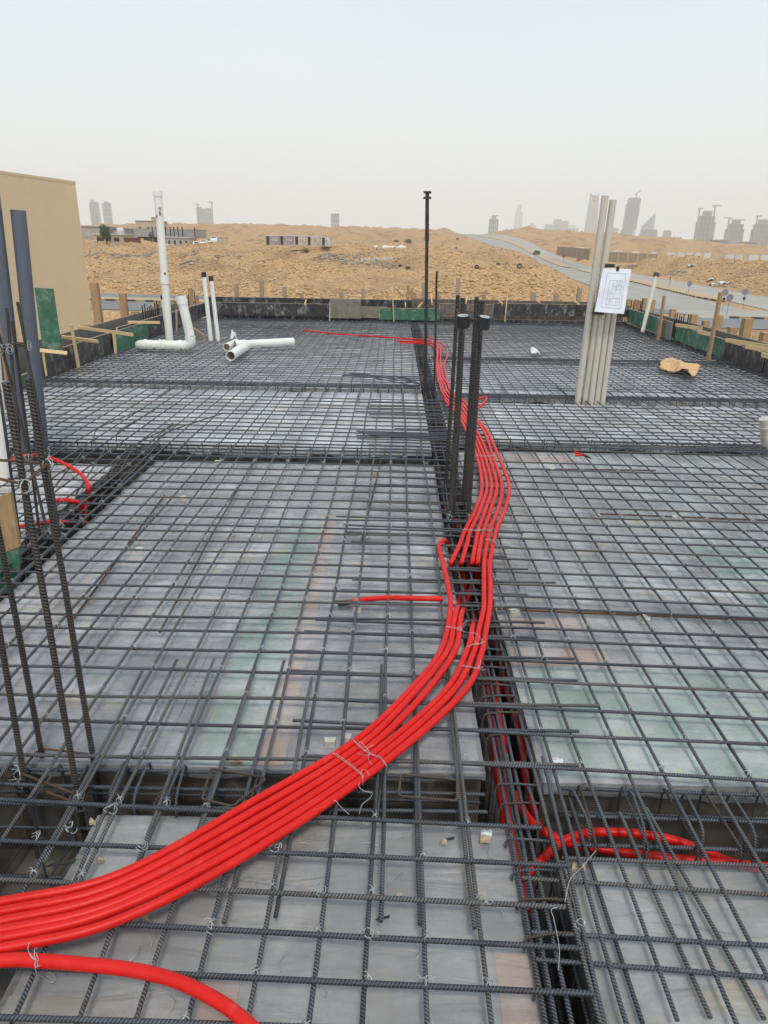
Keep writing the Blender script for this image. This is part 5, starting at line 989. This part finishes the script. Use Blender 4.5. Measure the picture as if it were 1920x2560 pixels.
riser((1921, 1112), (1913, 1046), .055, 'beige_pvc', 'beige pipe stub with a flared collar at the picture edge', collars=((.0, .35, 1.12), (.62, .70, 1.15)))
p = atX(1606, 830, 5.25); q_ = atX(1641, 686, 5.55); t = empty('riser_pipe', p, 'slim beige pipe with a black taped top leaning at the green edge boards', 'pipe'); cyl('pipe_wall', 'beige_pvc', t, p, q_, .042); u = (q_-p)/np.linalg.norm(q_-p); cyl('tape_cap', 'black', t, q_-u*.05, q_+u*.02, .06)
# thin prop with T head, and thin rod
p = at(1065, 980, -.03); q_ = atY(1068, 497, p[1]); t = empty('jack_prop', p, 'tall thin dark iron prop with a T-shaped head in the middle of the deck', 'prop'); h = q_-p
b = MB(); b.tube([p+np.array([0, 0, -.35]), p+h*.83], .019, 12); b.build('lower_tube', 'dark_iron', t, smooth=True); b = MB(); b.tube([p+h*.80, p+h*.83, p+h], [.027, .023, .021], 12); b.build('upper_tube', 'dark_iron', t, smooth=True)
b = MB(); b.box(q_+np.array([0, 0, .01]), (.088, .06, .022)); b.build('head_plate', 'dark_iron', t); b = MB(); b.tube([q_+np.array([0, 0, .0]), q_+np.array([0, 0, .08])], .022, 10); b.build('head_neck', 'dark_iron', t); b = MB(); b.box(q_+np.array([0, 0, .068]), (.088, .06, .022)); b.build('top_plate', 'dark_iron', t)
p = at(1086, 980, -.03); q_ = atY(1092, 678, p[1]); b = MB(); b.tube([p+np.array([0, 0, -.35]), (p+q_)/2, q_], .0125, 8, rib=.0015, pitch=.014); tag(b.build('rod', 'dark_iron'), 'thin dark rod standing beside the T-headed prop', 'rod')

# ------------------------------------------------------------------ edge boards, stakes, sticks
def board(a_, c_, z0, z1, th, m, lab, name='edge_board', edge='wood_grey', ends=True):
    a_ = np.asarray(a_, float); c_ = np.asarray(c_, float); d = c_[:2]-a_[:2]; l = np.linalg.norm(d); x = np.array([d[0]/l, d[1]/l, 0]); y = np.array([-x[1], x[0], 0]); c0 = np.array([(a_[0]+c_[0])/2, (a_[1]+c_[1])/2, (z0+z1)/2])
    t = empty(name, (c0[0], c0[1], z0), lab, 'formwork board'); b = MB(); b.box(c0, (l, th, z1-z0), (x, y, (0, 0, 1))); b.build('face', m, t)
    b = MB(); b.box(c0+np.array([0, 0, (z1-z0)/2+.004]), (l+.002, th*.9, .008), (x, y, (0, 0, 1))); b.build('top_edge', edge, t)
    if ends: b = MB(); b.box(c0-x*(l/2+.003), (.006, th*.9, z1-z0), (x, y, (0, 0, 1))); b.build('end_edge', 'wood_new', t)
    return t
board((-4.53, 9.15), (-4.55, 11.75), .02, .30, .03, 'black_ply', 'black edge board with pale scratches, near end of the drain-pipe side'); board((-4.50, 11.45), (-4.50, 13.1), -.02, .31, .02, 'green_ply', 'green patch board on the drain-pipe side edge'); board((-4.55, 11.75+.02), (-4.45, 17.1), .04, .34, .03, 'black_ply', 'long black edge board behind the tall drain pipe')
board((-4.98, 8.2), (-4.98, 17.1), -.2, .36, .03, 'grey_ply', 'outer grey edge board of the drain-pipe side'); board((-4.62, 5.2), (-4.62, 9.15), -.40, .10, .03, 'green_ply', 'low dark green edge board behind the grey riser pipes')
for a_, c_, z0, z1, m, lab in (((-4.45, 17.2), (-1.42, 17.2), .06, .345, 'black_ply', 'black edge board across the far end, drain-pipe side'), ((-1.40, 17.21), (-.18, 17.21), .05, .30, 'grey_ply', 'grey scratched edge board across the far end'), ((-.36, 17.16), (1.06, 17.16), .02, .285, 'green_ply', 'bright green edge board across the far end'), ((1.05, 17.22), (2.3, 17.22), .10, .40, 'brown_ply', 'worn brown edge board across the far end'), ((2.31, 17.2), (5.5, 17.25), .17, .43, 'black_ply', 'black edge board across the far end, beige-pipe side')): board(a_, c_, z0, z1, .03, m, lab)
board((-4.5, 17.6), (.4, 17.6), -.2, .44, .03, 'black_ply', 'outer black edge board behind the far end'); board((.4, 17.62), (5.5, 17.62), -.2, .47, .03, 'brown_ply', 'outer brown edge board behind the far end'); board((-4.5, 17.3), (5.5, 17.3), -.42, .055, .03, 'black_ply', 'low dark side board below the far end boards')
board((-1.52, 17.12), (-.80, 17.12), .04, .46, .02, 'grey_ply', 'square greenish-grey board piece leaning on the far end boards')
for a_, c_, z0, z1, m, lab in (((5.48, 17.2), (5.44, 14.9), .06, .36, 'green_ply', 'green mottled edge board at the far corner, beige-pipe side'), ((5.36, 14.9), (5.33, 14.0), .04, .37, 'grey_ply', 'short grey board bridging two green edge boards'), ((5.42, 14.0), (5.35, 11.7), .05, .33, 'green_ply', 'green and grey edge board beside the tall brown stick'), ((5.35, 11.68), (5.32, 10.3), .02, .31, 'black_ply', 'dark edge board near the view edge'), ((5.34, 10.28), (5.34, 7.5), .0, .30, 'black_ply', 'dark edge board leaving the view')): board(a_, c_, z0, z1, .03, m, lab)
board((5.46, 17.2), (5.5, 7.5), -.42, .03, .03, 'black_ply', 'low dark side board under the green edge boards'); board((5.78, 17.4), (5.78, 7.5), -.2, .34, .03, 'grey_ply', 'outer edge board behind the green boards')
def stake(a_, c_, w=.085, m='wood', lab='', name='timber_stake', grp=None, h=None):
    b = MB(); b.bar_box(a_, c_, w, h or w, (1, .02, .01)); return tag(b.build(name, m), lab, 'stake', grp)
G_ = 'stakes behind the far end boards'
for x, yt, w in ((653, 701, .10), (711, 716, .09), (754, 732, .08), (853, 730, .09), (907, 721, .08), (965, 749, .08), (1059, 707, .075), (1146, 695, .085), (1211, 729, .085), (1334, 731, .10), (1391, 735, .10), (1450, 719, .10), (590, 709, .09), (1096, 731, .06)):
    q_ = atY(x, yt, 17.75); stake((q_[0]+random.uniform(-.02, .02), 17.75, -.5), q_, w, 'wood_grey', 'weathered squared stake standing behind the far end boards', grp=G_)
for x, yt, lab in ((1021, 712, 'tallest of three stakes clustered behind the green far board'), (1030, 720, 'middle one of three stakes clustered behind the green far board'), (1037, 731, 'shortest of three stakes clustered behind the green far board')):
    q_ = atY(x, yt, 17.8); stake((q_[0], 17.8, -.5), q_, .07, 'wood', lab)
for (x0, y0), (x1, y1), lab in (((980, 712), (985, 805), 'thin upright stick before the green far board'), ((825, 755), (824, 805), 'short stick nailed over the square grey board piece'), ((1270, 718), (1262, 804), 'thin upright stick before the brown and black far boards')):
    stake(atY(x1, y1, 17.05), atY(x0, y0, 17.05), .045, 'wood_new', lab, 'timber_stick', h=.02) 
for x0, y0, x1, y1 in ((762, 762, 766, 750), (897, 764, 897, 757), (1014, 766, 1013, 758), (1045, 770, 1056, 757), (1080, 760, 1077, 738), (1165, 758, 1168, 746), (1256, 760, 1246, 751), (1345, 752, 1353, 764), (1436, 752, 1450, 764)):
    stake(atY(x0, y0, 17.15), atY(x1, y1, 17.6), .05, 'wood_new', 'short pale batten bridging the top of the far end boards', 'batten', 'battens on the far end boards', h=.025)
for x, yt, yb, X_, w, lab in ((235, 707, 825, -5.15, .12, 'tallest rough stake at the tan wall corner'), (306, 733, 815, -5.12, .12, 'second tall rough stake on the drain-pipe side'), (338, 779, 805, -5.1, .12, 'short stub stake between tall ones on the drain-pipe side'), (213, 813, 842, -5.1, .13, 'stump-like stake behind the cross sticks'), (178, 834, 860, -5.1, .10, 'lowest stake stump near the green plywood'), (392, 751, 800, -5.1, .10, 'stake beside the starter rods on the drain-pipe side'), (428, 750, 790, -5.1, .10, 'stake just behind the tall drain pipe'), (475, 720, 765, -5.1, .10, 'stake close to the far corner on the drain-pipe side'), (491, 738, 760, -5.1, .09, 'last stake before the far corner')):
    q_ = atX(x, yt, X_); stake((q_[0]+.01, q_[1], -.4), q_, w, 'wood', lab)
for a_, c_, X_, lab in (((178, 812), (201, 943), -4.46, 'thin pale upright stick on the near black edge board'), ((285, 831), (292, 910), -4.44, 'thin pale upright stick on the green patch board'), ((441, 773), (442, 838), -4.40, 'thin grey upright stick between the drain pipes')):
    stake(atX(*c_, X_), atX(*a_, X_), .055, 'wood_new' if a_[0] < 400 else 'wood_grey', lab, 'timber_stick', h=.025)
for (a_, c_, lab) in (((194, 818), (332, 837), 'pale cross stick reaching over the green patch board'), ((155, 842), (245, 854), 'pale cross stick over the near black edge board'), ((320, 805), (399, 806), 'grey cross stick over the outer edge board'), ((100, 876), (168, 883), 'cross stick at the end of the near black edge board')):
    p = at(*a_, .40); q_ = at(*c_, .36); stake(p, q_, .045, 'wood_new', lab, 'timber_stick', h=.02)
stake(at(474, 816, .12), at(511, 843, .02), .08, 'wood', 'short reddish-brown plank leaning off the far edge', 'plank', h=.025)
for x, yt in ((355, 763), (361, 759), (368, 769), (373, 766), (377, 763), (382, 768), (386, 757), (391, 752), (395, 760), (405, 754), (466, 739), (470, 736), (486, 730)):
    q_ = atX(x, yt, -4.76); b = MB(); b.tube([(q_[0], q_[1], -.3), q_], .011, 6); tag(b.build('starter_rod', 'dark_iron'), 'thin dark starter rod sticking up between the drain-pipe side edge boards', 'rebar', 'starter rods, drain-pipe side')
for x, yt, yb, w, lab in ((1572, 748, 780, .09, 'first small stake behind the far green corner board'), (1592, 749, 778, .10, 'twin stake behind the far green corner board'), (1600, 752, 780, .08, 'narrow stake beside its twin behind the green corner board'), (1612, 745, 782, .10, 'stake just behind the slim beige pipe'), (1632, 750, 784, .10, 'stake between the slim beige pipe and the tall stick'), (1683, 773, 800, .11, 'stake by the second group of starter rods'), (1735, 786, 815, .12, 'broad stake past the starter rods, before the asphalt'), (1765, 802, 832, .11, 'low broad stake beside the tallest brown stick'), (1798, 788, 835, .12, 'stake behind the tallest brown stick'), (1832, 818, 848, .13, 'low stake past the tallest brown stick'), (1870, 796, 852, .14, 'tall broad stake near the view edge'), (1916, 831, 870, .14, 'last broad stake at the view edge')):
    q_ = atX(x, yt, 5.92); stake((q_[0], q_[1], -.4), q_, w, 'wood', lab)
stake(atX(1645, 850, 5.25), atX(1661, 739, 5.25), .10, 'wood', 'upright brown plank before the short grey bridging board', 'timber_stick', h=.03); stake(atX(1769, 905, 5.1), atX(1802, 731, 5.1), .085, 'wood', 'tallest brown stick standing before the green edge boards', 'timber_stick', h=.035)
for x, yt in ((1580, 749), (1585, 756), (1603, 755), (1608, 748), (1689, 786), (1694, 784), (1700, 787), (1705, 789), (1711, 785), (1722, 786)):
    q_ = atX(x, yt, 5.62); b = MB(); b.tube([(q_[0], q_[1], -.3), q_], .011, 6); tag(b.build('starter_rod', 'dark_iron'), 'thin dark starter rod sticking up behind the green edge boards', 'rebar', 'starter rods, green board side')
for a_, c_, lab in (((1690, 812), (1755, 822), 'pale plank laid on top of the green edge boards'), ((1745, 829), (1785, 838), 'short pale plank on the edge boards behind the tallest stick'), ((1815, 850), (1925, 868), 'greenish plank laid across the dark edge boards'), ((1865, 866), (1925, 876), 'pale plank at the view edge on the dark boards'), ((1905, 886), (1925, 892), 'short batten end on the dark boards at the view edge')):
    stake(at(*a_, .37), at(*c_, .37), .06, 'wood_new', lab, 'plank', h=.025)
# green plywood standing up, plywood offcut, brown timber
c0 = atX(150, 876, -4.55); t = empty('plywood', c0, 'tall green plywood panel standing on edge against the tan wall', 'plywood'); A = [atX(107, 876, -4.7), atX(155, 878, -4.62), atX(133, 722, -4.66), atX(85, 719, -4.74)]
A = [at(107, 877, .30), at(155, 878, .30)]; q0 = atY(86, 719, A[0][1]); q1 = atY(132, 722, A[1][1]); V = [A[0], A[1], q1, q0]; n_ = np.cross(A[1]-A[0], q0-A[0]); n_ /= np.linalg.norm(n_)
b = MB(); b.add(V+[v+n_*-.02 for v in V], [(0, 1, 2, 3), (7, 6, 5, 4), (0, 4, 5, 1), (1, 5, 6, 2), (2, 6, 7, 3), (3, 7, 4, 0)]); b.build('face', 'green_ply', t)
MT['osb'] = mat('plywood_offcut_face', (0.30, 0.18, 0.08), (0.42, 0.27, 0.13), rough=.85, scale=16, stretch=(3, 3, .7), c3=(.2, .11, .05), c3s=9)
Yb = 3.55; V = [atY(-30, 1395, Yb), atY(48, 1368, Yb), atY(26, 1232, Yb), atY(-30, 1252, Yb)]; t = empty('plywood_offcut', V[0], 'raw brown plywood offcut with a green edge in the narrow trench form', 'plywood'); b = MB(); b.add(V+[v+np.array([0, .025, 0]) for v in V], [(0, 1, 2, 3), (7, 6, 5, 4), (0, 4, 5, 1), (1, 5, 6, 2), (2, 6, 7, 3), (3, 7, 4, 0)]); b.build('face', 'osb', t)
V2 = [atY(-30, 1500, Yb), atY(50, 1470, Yb), atY(48, 1369, Yb), atY(-30, 1396, Yb)]; b = MB(); b.add(V2+[v+np.array([0, .025, 0]) for v in V2], [(0, 1, 2, 3), (7, 6, 5, 4), (0, 4, 5, 1), (1, 5, 6, 2), (2, 6, 7, 3), (3, 7, 4, 0)]); b.build('green_face', 'green_ply', t)
stake(atY(22, 950, 6.6), atY(2, 800, 6.6), .05, 'wood', 'reddish timber upright behind the white pipe at the picture edge', 'timber_stick')

# ------------------------------------------------------------------ sack, scraps, spacers
def rag(px, z, h, m, lab, name, n=14, seed=1):
    R = np.random.default_rng(seed); C4 = [at(*q_, z) for q_ in px]; V = np.zeros((n, n, 3))
    for i in range(n):
        for j in range(n):
            u, v = i/(n-1), j/(n-1); V[i, j] = (C4[0]*(1-u)+C4[1]*u)*(1-v)+(C4[3]*(1-u)+C4[2]*u)*v
    g = np.linspace(0, 4, n); xx, yy = np.meshgrid(g, g, indexing='ij'); hgt = h*(fbm(xx+seed*9, yy+3, 3, seed)*1.5-.1)*(1-(2*np.abs(xx/4-.5))**4*.6)*(1-(2*np.abs(yy/4-.5))**4*.6)
    ridge = h*.9*np.exp(-((xx/4-.45)*3+(yy/4-.5)*1.5)**2*6); V[..., 2] += np.maximum(0.01, hgt+ridge*.6); sz = np.linalg.norm(C4[1]-C4[0])
    V[..., :2] += R.normal(0, sz*.016, (n, n, 2)); V = V.reshape(-1, 3); lo = V-np.array([0, 0, .008]); F = [(i*n+j, (i+1)*n+j, (i+1)*n+j+1, i*n+j+1) for i in range(n-1) for j in range(n-1)]
    b = MB(); b.add(np.vstack([V, lo]), F+[tuple(q_+n*n for q_ in reversed(f)) for f in F]); return tag(b.build(name, m, smooth=True), lab, name.replace('_', ' '))
rag([(1652, 925), (1735, 942), (1752, 917), (1650, 906)], .0, .10, 'sack', 'crumpled brown cement sack lying on the far bars', 'sack', n=18, seed=3)
rag([(1328, 884), (1350, 886), (1342, 874), (1326, 872)], .0, .045, 'scrap', 'small white plastic scrap on the far bars by the beige pipes', 'plastic_scrap', 8, 4); rag([(576, 848), (592, 850), (590, 836), (577, 838)], .0, .09, 'scrap', 'crumpled clear plastic by the white drain tee', 'plastic_scrap', 8, 5)
for x, y, w, h, lab in ((825, 1862, .05, .035, 'pale concrete spacer block beside the red bundle'), (868, 1850, .04, .03, 'pale concrete spacer half hidden under the red bundle'), (917, 1347, .035, .02, 'white chip of concrete on the large panel'), (893, 1528, .04, .03, 'pale spacer chip under the red conduit stub'), (350, 1380, .05, .04, 'pale stone spacer under the rust-streaked bar'), (458, 1250, .05, .04, 'pale stone spacer at the far part of the rust-streaked bar'), (545, 1158, .07, .03, 'flat pale spacer at the far edge of the large panel'), (940, 1182, .07, .03, 'pale spacer under the low brown bar'), (1285, 1535, .05, .03, 'pale spacer at the trench edge on the salmon-stripe panel'), (1610, 1552, .06, .03, 'pale spacer under the middle rusty bar'), (1380, 1176, .05, .03, 'pale spacer under the far rusty bar'), (1690, 1297, .06, .03, 'pale spacer under the longer far rusty bar'), (1490, 1292, .05, .03, 'pale spacer chip near the far rusty bar start')):
    w *= .75; h *= .8; p = at(x, y, -.062); b = MB(); n = random.choice((4, 5)); ph0 = random.uniform(0, 1.5); pr = [(p[0]+math.cos(q_)*w*(.45+.3*random.random())*1.25, p[1]+math.sin(q_)*w*(.45+.3*random.random())) for q_ in ph0+np.arange(n)*2*math.pi/n]; b.prism(pr, -.066, -.066+h); tag(b.build('spacer_block', 'spacer'), lab, 'spacer')
for x, y, s, m, lab in ((1215, 2088, .05, 'scrap', 'bluish-white plaster scrap at the near film corner'), (1212, 2102, .045, 'card', 'torn brown card scrap at the near film corner'), (1110, 2110, .025, 'card', 'torn brown card scrap beside the film tear'), (590, 1905, .06, 'card', 'torn brown card at the lower end of the green strip'), (1392, 1908, .05, 'scrap', 'torn white scrap on the green corner of the panel'), (1445, 2172, .06, 'card', 'dirty scrap on the film beside the dark gap'), (998, 2245, .03, 'card', 'small wood chip on the near film'), (365, 2300, .03, 'card', 'torn dry leaf-like scrap under the red bundle'), (232, 2060, .03, 'card', 'wood scrap stuck in the film fold'), (250, 2155, .03, 'card', 'dry plant scrap beside the film tear'), (950, 2245, .02, 'card', 'small dry chip near a crosswise bar')):
    s *= .72; rag([(x-s*380, y+s*160), (x+s*380, y+s*190), (x+s*420, y-s*170), (x-s*340, y-s*200)], -.058, .02, m, lab, 'scrap', 6, int(x))
for x, y, s in ((1120, 2098, .022), (150, 2160, .04), (957, 2295, .02)):
    p = at(x, y, -.056); d = .6; b = MB(); b.prism([(p[0]-s, p[1]-s*.25), (p[0]+s*.9, p[1]+s*.2), (p[0]+s, p[1]+s*.55), (p[0]-s*.6, p[1]+s*.1)], -.060, -.0565); tag(b.build('film_tear', 'dark'), 'dark tear in the near film', 'tear', 'tears in the near film')
rag([(463, 2200), (468, 2200), (470, 2090), (466, 2090)], -.05, .004, 'wood_new', 'thin splinter of pale wood on the near film', 'wood_splinter', 5, 2) if 0 else None
t = empty('pliers', at(1450, 1134, .0), 'small red-handled pliers lying on the bars behind the conduits', 'tool')
for q0, q1 in (((1437, 1131), (1458, 1137)), ((1439, 1139), (1458, 1137))): b = MB(); b.tube(spline([at(*q0, .012), at((q0[0]+q1[0])/2, q0[1]*.4+q1[1]*.6, .014), at(*q1, .012)], 4), .010, 8); b.build('handle', 'red', t, smooth=True)
b = MB(); b.tube([at(1457, 1137, .012), at(1468, 1141, .012), at(1478, 1146, .012)], [.012, .010, .004], 8); b.build('jaw', 'black', t)

for i in range(46):
    near = i < 22; X0 = random.uniform(-.85, .35) if near else random.uniform(-1.7, 2.6); Y0 = random.uniform(1.0, 1.7) if near else random.uniform(2.1, 4.5)
    if .34 < X0 < .58: continue
    a_ = random.uniform(0, 6.3); l_ = random.uniform(.012, .035); c_ = np.array([X0, Y0, -.055]); d = np.array([math.cos(a_), math.sin(a_), 0]); e = np.array([-d[1], d[0], 0])
    b = MB(); b.tube(spline([c_-d*l_, c_+e*l_*random.uniform(-.6, .6)+(0, 0, .006), c_+d*l_], 4), .0011, 4); tag(b.build('wire_offcut', 'wire', smooth=True), 'short cut piece of tie wire lying on the film', 'wire', 'wire offcuts on the film')

# ------------------------------------------------------------------ haze
hz = bpy.data.materials.new('haze'); hz.use_nodes = True; t_ = hz.node_tree; t_.nodes.clear(); o_ = t_.nodes.new('ShaderNodeOutputMaterial'); v_ = t_.nodes.new('ShaderNodeVolumePrincipled')
v_.inputs['Color'].default_value = (0.975, 0.985, 0.965, 1); v_.inputs['Density'].default_value = 0.00025; v_.inputs['Anisotropy'].default_value = 0.0; t_.links.new(v_.outputs[0], o_.inputs['Volume']); MT['haze'] = hz
if HAZE:
    b = MB(); b.box((0, 3000, 200), (14000, 7000, 440)); kind(b.build('haze', 'haze'), 'stuff')
for o in bpy.data.objects:
    if '_w' in o: del o['_w']
